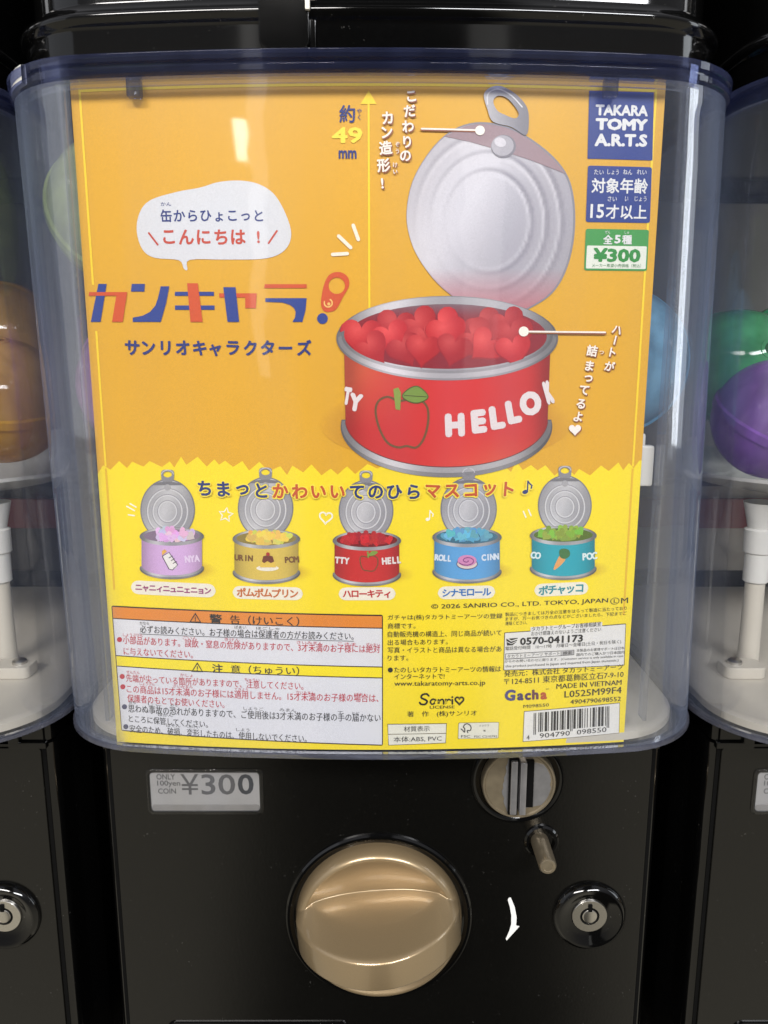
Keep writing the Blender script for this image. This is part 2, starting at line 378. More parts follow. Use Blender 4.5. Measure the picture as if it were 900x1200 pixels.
    def lett(body, a, c, h, off, mt):
        A, B_ = at(*a, PY), at(*c, PY); T = at(a[0], a[1] - h, PY); vs, fs = text_mesh(body, off)
        x0 = min(v[0] for v in vs); x1 = max(v[0] for v in vs); y0_ = min(v[1] for v in vs); y1 = max(v[1] for v in vs)
        b = MB(); b.add([(A.x + (v[0] - x0) / (x1 - x0) * (B_.x - A.x), PY - .0010, A.z + (v[1] - y0_) / (y1 - y0_) * (T.z - A.z)) for v in vs], fs, False)
        b.build('lettering', mt, pw)
    lett('ONLY', (184, 912.5), (206, 912.5), 6.6, .02, M_grey1); lett('100yen', (185, 921.5), (212, 921.5), 8, .015, M_grey1); lett('COIN', (186, 929), (207, 929), 6.2, .015, M_grey1)
    lett('¥', (213, 930), (234, 930), 24, .0, M_grey1); lett('30', (237, 930.2), (276.5, 930.2), 24, .012, M_grey1); lett('0', (279.5, 930), (298, 930), 24, .02, M_grey2)
    # coin slot
    c = at(606, 912, PY); b = MB()
    b.lathe(c, [(.0258, 0), (.0258, .0022), (.0250, .0034), (.0236, .0034), (.0226, .0024), (.0212, .0018)], n=80)
    cs = b.build('coin_slot', M_gloss, m, sharp=50)
    b = MB(); b.lathe((c.x, PY, c.z), [(.0204, .0012), (.0204, .0060), (.0198, .0070), (.0189, .0070), (.0183, .0062), (.0002, .0062)], n=80); b.build('face_plate', M_brass, cs, sharp=50)
    wx = c.x + .0045
    b = MB(); lx_ = [0, -.0004, -.0014, -.0022, -.0018, -.0030, -.0034, -.0026, -.0030, -.0022, -.0024, -.0014, -.0010, -.0016, -.0006, -.0002, 0]; rx_ = [-.001, .0010, .0022, .0030, .0030, .0020, .0008, .0000, -.0004, .0002, .0014, .0026, .0030, .0022, .0010, -.0006, -.002]
    pts = [(wx - .0108 + lx_[i] * .9, c.z - .0165 + .033 * i / 16) for i in range(17)] + [(wx + .0128 + rx_[i], c.z + .0150 - .030 * i / 16) for i in range(17)]
    cl_ = lambda x, z: (lambda k: (c.x + (x - c.x) * k, c.z + (z - c.z) * k))(min(1, .0176 / max(1e-6, math.hypot(x - c.x, z - c.z))))
    pts = [cl_(x, z) for x, z in pts]
    b.slab(pts[::-1], PY - .0066, PY - .005); b.build('worn_patch', M_worn, cs)
    b = MB(); b.box((c.x - .0033, PY - .0070, c.z - .0006), (.0026, .0012, .0165)); b.build('slot_groove', M_void, cs)
    b = MB(); b.box((c.x - .0033, PY - .0080, c.z - .0006), (.0018, .0020, .0158)); b.box((c.x + .0014, PY - .0085, c.z + .0002), (.0017, .0035, .0155)); b.build('slot_guide', M_worn, cs, bevel=.0005)
    b = MB(); b.box((c.x + .0056, PY - .0070, c.z + .0012), (.0020, .0014, .0138)); b.build('coin_opening', M_void, cs)
    # coin return pin
    c = at(634, 984, PY); b = MB(); b.lathe(c, [(.0098, 0), (.0098, .0016), (.0088, .0026), (.0074, .0026), (.0066, .0012), (.0060, 0)], n=48); rp = b.build('return_pin', M_gloss, m)
    b = MB(); b.lathe((c.x - .001, PY, c.z), [(.0050, 0), (.0048, .0230), (.0040, .0242), (.0028, .0243), (.0026, .0240), (.0001, .0240)], n=40); b.build('pin', M_brass, rp, sharp=40)
    # lock
    c = at(690, 1071, PY); b = MB(); b.lathe(c, [(.0212, 0), (.0212, .0014), (.0204, .0034), (.0186, .0046), (.0170, .0044), (.0140, .0026), (.0110, .0016), (.0104, .0014)], n=80); lk = b.build('lock', M_gloss, m)
    b = MB(); b.lathe((c.x, PY, c.z), [(.0104, .0006), (.0103, .0017), (.0099, .0021), (.0056, .0021), (.0054, .0010), (.0044, .0010)], n=60); b.build('lock_face', M_steel, lk, sharp=40)
    b = MB(); b.lathe((c.x, PY, c.z), [(.0056, .0013), (.0001, .0013)], n=40); b.box((c.x, PY - .0022, c.z + .0056), (.0011, .0006, .0022)); b.build('keyway', M_void, lk)
    b = MB(); b.lathe((c.x, PY, c.z), [(.0042, .0010), (.0042, .0022), (.0036, .0026), (.0001, .0026)], n=40); b.build('barrel', M_steel, lk, sharp=40)
    # turning arrow
    A = [(594, 1052), (599.5, 1062), (601.5, 1074), (600.5, 1084)]
    b = MB(); lft = [(598.5, 1051), (603, 1062), (605.2, 1074), (604.5, 1083.5), (608.5, 1084.5), (593.5, 1101), (592.5, 1099), (596.5, 1090), (598.8, 1082), (599, 1072), (597.3, 1062), (594.8, 1053.5), (596, 1051)]
    P = [at(x, y, PY) for x, y in lft]; b.slab([(p.x, p.z) for p in P], PY - .0008, PY - .0004); b.build('arrow_mark', M_mark, m)
    # knob: black ring, champagne dome with a bar across it
    c = at(444, 1073, PY); b = MB()
    b.lathe(c, [(.0538, 0), (.0536, .0020), (.0526, .0030), (.0512, .0030), (.0500, .0018), (.0490, .0012), (.0460, .0010)], n=120); kb = b.build('knob', M_gloss, m)
    b = MB(); Rk = .0478; nx = 150; rot = R(4.8); hr, bw_, depth = .0100, .0092, .0075
    def sst(a, b_, x): x = max(0, min(1, (x - a) / (b_ - a))); return x * x * (3 - 2 * x)
    def hk(X, Z):
        r_ = math.hypot(X, Z) / Rk; za = abs(Z)
        wall = hr * math.sqrt(max(0, 1 - (max(0, r_ - .90) / .10) ** 2))
        low = wall - (.0085 * (1 - (r_ / .905) ** 3.2) if r_ < .905 else 0)
        xr = min(1, abs(X) / .0462); g = 1 - xr * xr
        crest = hr + .0355 * g ** .68
        sl = .0090 * min(1, g * 2.4) ** .6 + .0006
        if r_ > .985 or xr >= 1: return low
        rnd = .0022; e0 = bw_ - rnd
        top = crest - (.0022 * g ** .5) * (max(0, za - e0) / rnd) ** 2.2 - .0006 * (za / bw_) ** 2
        if za <= bw_: return max(top, wall)
        t = min(1, (za - bw_) / sl); hb = crest - (.0022 * g ** .5) - .0006
        return max(low, hb * (1 - t) + low * t) if t < 1 else low
    zs = sorted(set([Rk * math.sin(math.pi / 2 * (-1 + 2 * i / 110)) for i in range(111)] + [sg * (bw_ + k * .00035) for sg in (-1, 1) for k in range(-8, 30)]))
    vs = []; fs = []; nz = len(zs) - 1
    for i, Z in enumerate(zs):
        wd = math.sqrt(max(1e-12, Rk * Rk - Z * Z))
        for j in range(nx + 1):
            X = wd * math.sin(math.pi / 2 * (-1 + 2 * j / nx)); h = hk(X, Z)
            if i in (0, nz) or j in (0, nx): h = 0
            vs.append((c.x + X * math.cos(rot) - Z * math.sin(rot), PY - .001 - h, c.z + X * math.sin(rot) + Z * math.cos(rot)))
    for i in range(nz):
        for j in range(nx): a = i * (nx + 1) + j; fs.append([a, a + 1, a + nx + 2, a + nx + 1])
    b.add(vs, fs); b.build('grip', M_gold, kb, sharp=180)
    # mouth of the delivery chute, at the foot of the picture
    c0, c1 = at(195, 1196, PY), at(412, 1196, PY); hw = (c1.x - c0.x) / 2; cz = c0.z - .03
    b = MB(); l0 = rrect((c0.x + c1.x) / 2, cz, hw, .030, .006); l1 = rrect((c0.x + c1.x) / 2, cz, hw - .002, .028, .005)
    b.loft([[(x, PY, z) for x, z in l0], [(x, PY - .002, z) for x, z in l0], [(x, PY - .002, z) for x, z in l1], [(x, PY, z) for x, z in l1]])
    ch = b.build('delivery_chute', M_gloss, m, sharp=40, bevel=.0004)
    b = MB(); b.slab(l1, PY - .0009, PY - .0001); b.build('chute_flap', M_void, ch)
    return m

machine = make_machine('black capsule machine in the middle holding the yellow display card')
PITCHX = .338
def copy_tree(o, parent=None):
    c = o.copy(); COL.objects.link(c); c.parent = parent
    if parent: c.matrix_parent_inverse = o.matrix_parent_inverse.copy()
    for ch in list(o.children): copy_tree(ch, c)
    return c
for dx, lb in ((-PITCHX, 'black capsule machine at the left edge with orange capsules in its clear case'), (PITCHX, 'black capsule machine at the right edge with green and purple capsules')):
    c = copy_tree(machine); c.location.x += dx; c['label'] = lb
    if dx < 0:
        for ch in c.children:
            if ch.name.startswith('back_panel'): ch.data = ch.data.copy(); ch.data.materials[0] = M_backd
# pale broken edge on the left corner of the middle case's lip
b = MB(); oo = [p for p in outline(.167 + .0030, -.013, BOW, .055, .27) if p[0] < CX - .150 and p[1] < .062][:9]
b.loft([[(x, y, z) for x, y in oo] for z in (.1180, .1262)], closed=False)
b2 = MB(); b2.loft([[(x + k * .0016, y + k * .0012, z) for x, y in oo] for k, z in ((0, .1186), (0, .1258), (1, .1262), (1, .1182))], closed=False, cyc=True)
b2.build('broken_corner', M_chip, machine)

bw = MB(); bw.box((0, .36, -.1), (1.2, .02, .6)); ww = bw.build('wall', M_void); ww['kind'] = 'structure'

# ------------------------------------------------------------------ capsules
CAPS = {}
def capsule(px, py, Y, r, colname, label, group, rot=(0, 0, 0), X=None, Z=None):
    p = at(px, py, Y) if X is None else Vector((X, Y, Z))
    t = thing('capsule', label, 'capsule', (p.x, p.y, p.z), group)
    col = {'green': (.62, .74, .26), 'purple': (.66, .32, .70), 'blue': (.22, .60, .90), 'orange': (.72, .40, .04), 'leaf': (.05, .55, .18), 'violet': (.36, .16, .62), 'clear': (.50, .52, .50)}
    if colname not in CAPS:
        CAPS[colname] = (tinted('tinted_%s_shell' % colname, col[colname], .85), tinted('pale_%s_shell' % colname, tuple(.85 * c + .08 for c in col[colname]), .75))
    dk, pl = CAPS[colname]
    def arc(a0, a1, rr, n=16): return [(rr * math.cos(R(a0 + (a1 - a0) * i / n)), rr * math.sin(R(a0 + (a1 - a0) * i / n))) for i in range(n + 1)]
    pp = [(a[0], a[1]) for a in arc(3, 84, r)]
    b = MB(); b.lathe(p, pp, 'z', 48); up = b.build('upper_shell', pl, t)
    b = MB(); b.lathe(p, [(a[0] * 1.015, -a[1]) for a in arc(0, 90, r * .985)][:-1] + [(.0005, -r)], 'z', 48); lo = b.build('lower_shell', dk, t)
    b = MB(); b.lathe(p, [(r * .985, -.004), (r * 1.03, -.0035), (r * 1.035, .001), (r * 1.0, .0022)], 'z', 48); rg = b.build('seam_ring', dk, t)
    b = MB(); b.lathe(p, [(r * .10, r * .985), (r * .105, r * 1.01), (r * .16, r * 1.0), (r * .165, r * .98)], 'z', 24); b.build('hole_rim', pl, up)
    t.rotation_euler = rot
    return t
G0 = 'capsules in the middle machine'
capsule(0, 0, .050, .037, 'green', 'pale green capsule with a round hole, high at the left of the card', G0, (R(65), R(10), R(25)), -.1275, .073)
capsule(0, 0, .051, .036, 'purple', 'pink purple capsule peeking out left of the card under the green one', G0, (R(-60), R(30), 0), -.1215, -.012)
capsule(0, 0, .052, .037, 'blue', 'light blue capsule peeking out right of the card', G0, (R(80), R(20), R(-15)), .1175, .001)
capsule(0, 0, .093, .037, 'clear', 'clear capsule hidden behind the upper left of the card', G0, (R(30), 0, 0), -.072, .035)
capsule(0, 0, .100, .037, 'purple', 'purple capsule hidden behind the middle of the card', G0, (R(110), 0, 0), -.005, -.020)
capsule(0, 0, .110, .037, 'blue', 'blue capsule hidden behind the right half of the card', G0, (R(20), R(50), 0), .060, .030)
G1 = 'capsules in the left machine'
capsule(2, 470, .105, .037, 'orange', 'large orange capsule nearest the side wall of the left machine', G1, (R(15), R(10), 0))
capsule(6, 400, .165, .037, 'orange', 'dim orange capsule behind and above the large orange one', G1, (R(100), 0, 0))
G2 = 'capsules in the right machine'
capsule(862, 432, .150, .037, 'leaf', 'deep green capsule beside the clear wall of the right machine', G2, (R(70), R(20), 0))
capsule(922, 425, .165, .037, 'leaf', 'deep green capsule cut off by the right edge, behind the purple one', G2, (R(95), R(-20), 0))
capsule(908, 492, .085, .034, 'violet', 'purple capsule low at the right edge in front of the green ones', G2, (R(25), R(15), 0))

# ------------------------------------------------------------------ display card
S0, S1 = (q(84, 107)[0] + q(136, 860)[0]) / 2, (q(778, 107)[0] + q(732, 864)[0]) / 2
T1, T0 = q(431, 87)[1], q(434, 878)[1]
card = thing('display_card', 'yellow printed display card with open tin cans, behind the clear case front', 'display card', ((S0 + S1) / 2, card_y(S0) + .001, T0))
LAY = .00009
def boldset(r):
    if r <= .001: return [(0, 0)]
    if r <= .016: return [(-r * .8, 0), (r * .8, 0)]
    return [(r * math.cos(i * math.pi / 4), r * math.sin(i * math.pi / 4)) for i in range(8)] + [(0, 0)]
class Art:
    def __init__(s): s.v = []; s.f = []; s.c = []
    def _put(s, st, fs, col, lay):
        b = len(s.v)
        for x, z in st:
            y = card_y(x) - .0004 - lay * LAY; p = (x, y, z); s.v.append(p)
            s.c.append(lin(col(*proj(p)) if callable(col) else col))
        for f in fs: s.f.append([i + b for i in f])
    def poly_st(s, loops, col, lay, step=None):
        if not isinstance(loops[0], list): loops = [loops]
        allp = [p for l in loops for p in l]
        tri = tessellate_polygon([[Vector((x, z, 0)) for x, z in l] for l in loops])
        step = step or (.003 if callable(col) else .009)
        bm = bmesh.new(); vv = [bm.verts.new((x, z, 0)) for x, z in allp]
        for t in tri:
            try: bm.faces.new([vv[i] for i in t])
            except ValueError: pass
        for ax_, no in ((0, (1, 0, 0)), (1, (0, 1, 0))):
            if ax_ == 1 and not callable(col): continue
            lo = min(p[ax_] for p in allp); hi = max(p[ax_] for p in allp); k = math.ceil(lo / step)
            while k * step < hi:
                co = [0, 0, 0]; co[ax_] = k * step
                bmesh.ops.bisect_plane(bm, geom=bm.verts[:] + bm.edges[:] + bm.faces[:], plane_co=co, plane_no=no); k += 1
        bm.verts.index_update()
        s._put([(v.co.x, v.co.y) for v in bm.verts], [[v.index for v in f.verts] for f in bm.faces], col, lay); bm.free()
    def poly(s, loops, col, lay, step=None):
        loops = [l for l in loops] if isinstance(loops[0], list) else [loops]
        s.poly_st([[q(*p) for p in l] for l in loops], col, lay, step)
    def stroke(s, pts, w, col, lay, closed=False, cap=True):
        P = [Vector(p) for p in pts]; n = len(P); Lf, Rt = [], []
        for i in range(n):
            a = P[(i - 1) % n] if (i or closed) else P[i]; c = P[(i + 1) % n] if (i < n - 1 or closed) else P[i]
            d = (c - a).normalized(); nn = Vector((-d.y, d.x)) * w / 2
            Lf.append(tuple(P[i] + nn)); Rt.append(tuple(P[i] - nn))
        if closed: s.poly([Lf, Rt] if w > 0 else [Lf], col, lay); return
        e0 = []; e1 = []
        if cap:
            for (pt, lst, d) in ((P[0], e0, P[0] - P[1]), (P[-1], e1, P[-1] - P[-2])):
                a = math.atan2(d.y, d.x)
                for k in range(1, 6): aa = a - math.pi / 2 + math.pi * k / 6; lst.append((pt.x + w / 2 * math.cos(aa), pt.y + w / 2 * math.sin(aa)))
        s.poly(Lf[::-1] + e0[::1] + Rt + e1, col, lay) if False else s.poly(Rt + e1 + Lf[::-1] + e0, col, lay)
    def txt(s, body, p0, p1, h, col, lay, bold=0.0, res=2):
        A, B_, T = Vector(q(*p0)), Vector(q(*p1)), Vector(q(p0[0], p0[1] - h))
        vs, fs = text_mesh(body, 0, res)
        if not vs: return
        x0 = min(v[0] for v in vs); x1 = max(v[0] for v in vs); y0 = min(v[1] for v in vs); y1 = max(v[1] for v in vs)
        d = B_ - A; H = (T - A).length; up = Vector((-d.y, d.x)).normalized() * H
        for i, (ox, oy) in enumerate(boldset(bold)):
            st = []
            for x, y in vs:
                p = A + d * ((x + ox - x0 + bold) / (x1 - x0 + 2 * bold)) + up * ((y + oy - y0 + bold) / (y1 - y0 + 2 * bold)); st.append((p.x, p.y))
            s._put(st, fs, col, lay + i * .01)
    def glyph(s, ch, c, size, col, lay, bold=.0, rot=0.0, sx_=1.0, res=3):
        A = Vector(q(*c)); k = size * (q(c[0] + 5, c[1])[0] - q(c[0] - 5, c[1])[0]) / 10
        vs, fs = text_mesh(ch, 0, res)
        if not vs: return
        mx_ = (min(v[0] for v in vs) + max(v[0] for v in vs)) / 2; my = (min(v[1] for v in vs) + max(v[1] for v in vs)) / 2
        cr, sr = math.cos(R(rot)), math.sin(R(rot))
        for i, (ox, oy) in enumerate(boldset(bold)):
            st = []
            for x, y in vs:
                x, y = (x - mx_ + ox / max(sx_, .6)) * k * sx_, (y - my + oy) * k; st.append((A.x + x * cr - y * sr, A.y + x * sr + y * cr))
            s._put(st, fs, col, lay + i * .01)
    def build(s, name, parent, label=None):
        me = bpy.data.meshes.new(name); o_ = wloc(parent)
        me.from_pydata([tuple(Vector(v) - o_) for v in s.v], [], s.f)
        at_ = me.color_attributes.new('ink', 'FLOAT_COLOR', 'POINT')
        for i, c in enumerate(s.c): at_.data[i].color = (*c, 1)
        me.materials.append(M_ink); me.validate()
        bm = bmesh.new(); bm.from_mesh(me)
        for f in bm.faces:
            f.normal_update()
            if f.normal.y > 0: f.normal_flip()
        bm.to_mesh(me); bm.free()
        o = link(bpy.data.objects.new(name, me), parent)
        if label: o['label'] = label
        return o
def note(A, x, y, k, col, lay, extra=0):
    A.poly(ell(x - 2.2 * k, y + 5 * k, 3.1 * k + extra, 2.3 * k + extra, rot=-20, n=16), col, lay)
    A.stroke([(x + .4 * k, y + 5 * k), (x + .9 * k, y - 7 * k)], 1.5 * k + 2 * extra, col, lay + .1)
    A.stroke([(x + .9 * k, y - 7 * k), (x + 3.0 * k, y - 4.2 * k), (x + 5.4 * k, y - 2.2 * k), (x + 4.6 * k, y + .8 * k)], 1.7 * k + 2 * extra, col, lay + .2)
def ell(cx, cy, rx, ry, a0=0, a1=360, n=48, rot=0):
    full = abs(a1 - a0) >= 360; m = n if full else n + 1; cr, sr = math.cos(R(rot)), math.sin(R(rot)); o = []
    for i in range(m):
        a = R(a0 + (a1 - a0) * i / n); x, y = rx * math.cos(a), ry * math.sin(a); o.append((cx + x * cr - y * sr, cy + x * sr + y * cr))
    return o
def smooth(P, n=6, closed=True):
    o = []; m = len(P)
    for i in range(m if closed else m - 1):
        g = (lambda k: P[k % m]) if closed else (lambda k: P[max(0, min(m - 1, k))])
        a, b, c, d = g(i - 1), g(i), g(i + 1), g(i + 2)
        for j in range(n):
            t = j / n
            o.append(tuple(.5 * ((2 * b[k]) + (-a[k] + c[k]) * t + (2 * a[k] - 5 * b[k] + 4 * c[k] - d[k]) * t * t + (-a[k] + 3 * b[k] - 3 * c[k] + d[k]) * t ** 3) for k in (0, 1)))
    if not closed: o.append(P[-1])
    return o
def rbox(tl, tr, br, bl, r, n=5):
    P = [Vector(p) for p in (tl, tr, br, bl)]; o = []
    for i in range(4):
        a, b, c = P[i - 1], P[i], P[(i + 1) % 4]; u = (a - b).normalized() * r; v = (c - b).normalized() * r
        for k in range(n + 1):
            t = k / n; p = b + u * (1 - t) ** 2 + v * t ** 2; o.append((p.x, p.y))
    return o
def heart(cx, cy, s, rot=0):
    o = []
    for i in range(28):
        a = 2 * math.pi * i / 28; x = 16 * math.sin(a) ** 3; y = -(13 * math.cos(a) - 5 * math.cos(2 * a) - 2 * math.cos(3 * a) - math.cos(4 * a))
        cr, sr = math.cos(R(rot)), math.sin(R(rot)); x, y = x * s / 17, y * s / 17; o.append((cx + x * cr - y * sr, cy + x * sr + y * cr))
    return o
ORANGE, YEL, LINE, NAVY, RED, WHITE, INK = (222, 168, 42), (247, 221, 40), (248, 214, 44), (38, 52, 120), (208, 84, 44), (226, 226, 224), (38, 34, 30)
SHD = (150, 88, 50)
def mixc(a, b, t): t = max(0, min(1, t)); return tuple(a[i] * (1 - t) + b[i] * t for i in range(3))

A = Art(); A.poly_st([(S0, T0), (S1, T0), (S1, T1), (S0, T1)], ORANGE, 0, .006)
bk = MB(); n = 40
bk.loft([[(S0 + (S1 - S0) * i / n, card_y(S0 + (S1 - S0) * i / n) + d, z) for i in range(n + 1)] for d, z in ((-.0003, T1), (-.0003, T0), (.0002, T0), (.0002, T1))], closed=False, cyc=True)
bk.build('card_stock', M_white, card)
A.build('orange_ground', card)
A = Art()
tear = []; x = 109.0; up = True
while x < 760:
    yy = 543 + (5 * math.sin(x * .021)); tear.append((x, yy + (random.uniform(-4, 2) if up else random.uniform(5, 10)))); x += random.uniform(5, 15); up = not up
st = [q(*p) for p in tear]; st = [p for p in st if S0 < p[0] < S1]
A.poly_st([(S0, T0), (S1, T0), (S1, st[-1][1])] + st[::-1] + [(S0, st[0][1])], YEL, 1); A.build('torn_yellow_band', card)
A = Art(); lw = .0010; e_ = .0037; zt_, zb_ = T1 - .0037, q(430, 549)[1]
def bar(A, a, b, c, d, col, lay): A.poly_st([(a, c), (b, c), (b, d), (a, d)], col, lay)
za, zc = q(110, 334)[1], q(110, 388)[1]
bar(A, S0 + e_, S0 + e_ + lw, za, zt_, LINE, 2); bar(A, S0 + e_, S0 + e_ + lw, zb_, zc, LINE, 2)
bar(A, S1 - e_ - lw, S1 - e_, zb_, zt_, LINE, 2); bar(A, S0 + e_, S1 - e_, zt_ - lw, zt_, LINE, 2)
zd = q(120, 690)[1]
bar(A, S0 + e_, S0 + e_ + lw, zd, zb_ - .001, (232, 184, 44), 2); bar(A, S1 - e_ - lw, S1 - e_, q(740, 720)[1], zb_ - .001, (232, 184, 44), 2)
A.build('border_line', card)

# speech bubble
Zb = lambda x, y: (100 + x / 2.8125, 170 + y / 2.8125)
A = Art(); A.poly(smooth([Zb(*p) for p in ((171, 285), (180, 225), (215, 183), (300, 156), (380, 141), (440, 123), (510, 118), (570, 129), (620, 160), (655, 215), (678, 280), (672, 327), (640, 360), (580, 376), (460, 378), (345, 379), (338, 411), (326, 408), (309, 380), (230, 372), (190, 345))], 4), (214, 216, 219), 3)
bub = A.build('speech_bubble', card)
A = Art()
for i, ch in enumerate('缶からひょこっと'): A.glyph(ch, Zb(268 + i * 43.5, 234 if ch not in 'ょっ' else 238), 14.5 if ch not in 'ょっ' else 14, NAVY, 4, .022)
A.txt('かん', Zb(250, 202), Zb(285, 202), 4.5, NAVY, 4, .01)
for i, ch in enumerate('こんにちは!'): A.glyph(ch, Zb(277 + i * 57 if ch != '!' else 571, 304), 19 if ch != '!' else 18, (196, 74, 52), 4, .03)
for a, b_ in (((211, 291), (240, 329)), ((632, 284), (605, 324))): A.stroke([Zb(*a), Zb(*b_)], 2.2, (196, 74, 52), 4)
A.build('lettering', bub)
# title
BL, OR = (42, 66, 142), (208, 84, 40)
A = Art()
def zp(ps, c, lay=4): A.poly([Zb(*p) for p in ps], c, lay)
zp(((45, 458), (72, 458), (52, 583), (20, 583)), BL); zp(((15, 485), (140, 485), (125, 583), (90, 583), (104, 497), (13, 497)), OR, 5)
zp(((155, 458), (198, 458), (196, 483), (152, 483)), BL)
zp([(250, 466), (278, 466), (268, 520), (250, 583), (158, 583), (158, 569)] + [(190, 563), (215, 550), (232, 530), (241, 505)], BL)
zp(((297, 484), (425, 484), (425, 497), (296, 497)), BL); zp(((297, 529), (427, 529), (427, 543), (297, 543)), BL); zp(((337, 456), (372, 456), (388, 583), (348, 583)), OR, 5)
zp(((442, 489), (566, 489), (563, 538), (528, 538), (528, 503), (443, 503)), OR); zp(((456, 469), (496, 469), (508, 583), (470, 583)), BL, 5)
zp(((592, 459), (730, 459), (730, 472), (590, 472)), OR)
zp(((594, 505), (730, 505), (726, 545), (716, 583), (683, 583), (692, 568), (694, 550), (688, 537), (675, 527), (650, 519), (594, 517)), BL)
tabo = [Zb(*p) for p in smooth([(777, 520), (786, 465), (805, 428), (838, 419), (865, 435), (869, 465), (850, 500), (828, 540), (805, 550), (785, 545)], 5)]
A.poly([tabo, [Zb(*p) for p in ell(829, 464, 27, 27)]], OR, 4)
A.stroke([Zb(*p) for p in ell(801, 521, 13, 13, -60, 200, 20)], 1.6, (240, 196, 110), 5); A.poly([Zb(*p) for p in ell(803, 524, 5, 5)], (240, 196, 110), 5)
A.poly([Zb(*p) for p in ell(782, 572, 17.5, 17.5)], BL, 4)
for i, (ch, xx, yy) in enumerate(zip('サンリオキャラクターズ', (156, 210, 266, 322, 378, 430, 487, 545, 601, 660, 722), (668, 668, 669, 668, 669, 676, 669, 669, 668, 669, 668))):
    A.glyph(ch, Zb(xx, yy), 18.5 if ch != 'ャ' else 18, NAVY, 4, .035, (-4, 3, -2, 2, 0, 5, -2, 3, -3, 0, 2)[i])
A.build('title_lettering', card)
# height mark
A = Art(); A.stroke([(432, 121), (433, 375)], 2.4, LINE, 3, cap=False); A.poly([(422.5, 122.5), (441.5, 122.5), (432, 107)], LINE, 3)
A.glyph('約', (407, 134), 20, NAVY, 4, .02); A.glyph('や', (421, 131), 6.5, NAVY, 4, .01); A.glyph('く', (421, 138), 6.5, NAVY, 4, .01)
A.txt('49', (389, 168.5), (425, 168.5), 19, (250, 224, 70), 4, .03); A.txt('mm', (397, 186.5), (418, 186.5), 10, NAVY, 4, .03)
A.build('height_mark', card)
# vertical remarks
def sglyph(A, ch, c, size, rot=0, bold=.03):
    size *= .88; A.glyph(ch, (c[0] + 1.1, c[1] + 1.1), size, SHD, 9, bold + .012, rot); A.glyph(ch, c, size, (244, 238, 226), 10, bold, rot)
A = Art()
for ch, c in zip('こだわりの', ((482, 114), (480, 131), (478, 149), (477, 167), (475, 183.5))): sglyph(A, ch, c, 16.5, 6)
for ch, c in zip('カン造形!', ((454, 139), (453.5, 156), (452, 174), (449.5, 194.5), (448, 215.5))): sglyph(A, ch, c, 17.5, 5)
for ch, c in zip('ぞうけい', ((465.5, 170), (465.5, 178), (463, 194), (463, 202))): sglyph(A, ch, c, 7, 0, .015)
A.stroke([(494, 152.8), (562, 154.6)], 3.0, SHD, 9); A.stroke([(494, 151.8), (562, 153.7)], 2.0, (244, 238, 226), 10); A.poly(ell(562, 153.9, 5.6, 5.6), (248, 242, 226), 11)
A.stroke([(613, 389.6), (708.5, 390.8)], 3.0, SHD, 12); A.stroke([(613, 388.6), (708, 389.6)], 2.0, (244, 238, 226), 13); A.poly(ell(613, 388.6, 5.8, 5.8), (248, 242, 226), 14)
for ch, c, r_ in zip('ハートが', ((722, 386.7), (719.8, 398.7), (717, 413), (713.5, 429)), (-14, 78, -10, -12)): sglyph(A, ch, c, 13.5, r_)
for ch, c in zip('詰まってるよ', ((693, 411), (690, 428.7), (688.7, 443.5), (683.7, 457), (680, 473), (676.7, 488))): sglyph(A, ch, c, 14.5, -8)
sglyph(A, 'つ', (704, 413), 6.5, -8, .015)
A.poly(heart(673.9, 504, 8), SHD, 9); A.poly(heart(673, 503, 7.6), (246, 240, 232), 10)
A.build('remark_lettering', card)
A = Art()
for a, b_ in (((390, 298.5), (407, 297.5)), ((397, 277), (411, 290.5)), ((414, 264.5), (420, 281))): A.stroke([a, b_], 4.2, (240, 234, 214), 5)
A.build('emphasis_mark', card)

# maker's logo, age and price blocks
Z8 = lambda x, y: (670 + x / 5.0, 90 + y / 5.0)
A = Art(); A.poly(rbox(Z8(100, 85), Z8(478, 95), Z8(470, 492), Z8(90, 482), .6), (40, 60, 132), 3); lg = A.build('maker_logo', card)
A = Art(); A.txt('TAKARA', Z8(136, 229), Z8(442, 235), 12.8, WHITE, 4, .045); A.txt('TOMY', Z8(135, 315), Z8(441, 321), 14.2, WHITE, 4, .06); A.txt('A.R.T.S', Z8(130, 410), Z8(438, 414), 15, WHITE, 4, .05); A.build('lettering', lg)
A = Art(); A.poly(rbox(Z8(93, 522), Z8(467, 532), Z8(455, 858), Z8(80, 852), 3), (40, 60, 132), 3); ag = A.build('age_label', card)
A = Art(); A.txt('対象年齢', Z8(112, 684), Z8(440, 688), 18, WHITE, 4, .022); A.txt('15', Z8(105, 830), Z8(185, 831), 16.5, WHITE, 4, .02); A.txt('才以上', Z8(195, 835), Z8(434, 838), 17, WHITE, 4, .018)
for tx, a, c in (('たい', 128, 183), ('しょう', 205, 272), ('ねん', 297, 350), ('れい', 378, 434)): A.txt(tx, Z8(a, 574), Z8(c, 577), 6, WHITE, 4, .008)
for tx, a, c in (('さい', 207, 260), ('い', 307, 326), ('じょう', 365, 434)): A.txt(tx, Z8(a, 731), Z8(c, 733), 6, WHITE, 4, .008)
A.build('lettering', ag)
A = Art(); A.poly(rbox(Z8(80, 892), Z8(450, 898), Z8(438, 1139), Z8(70, 1135), 3), (64, 150, 70), 3); A.poly(rbox(Z8(87, 990), Z8(437, 995), Z8(430, 1128), Z8(80, 1124), 1.6), (226, 230, 216), 4); pr = A.build('price_label', card)
A = Art(); A.txt('全', Z8(180, 982), Z8(236, 983), 11, WHITE, 5, .03); A.txt('5', Z8(246, 978), Z8(282, 979), 10, WHITE, 5, .04); A.txt('種', Z8(290, 983), Z8(348, 984), 11, WHITE, 5, .03)
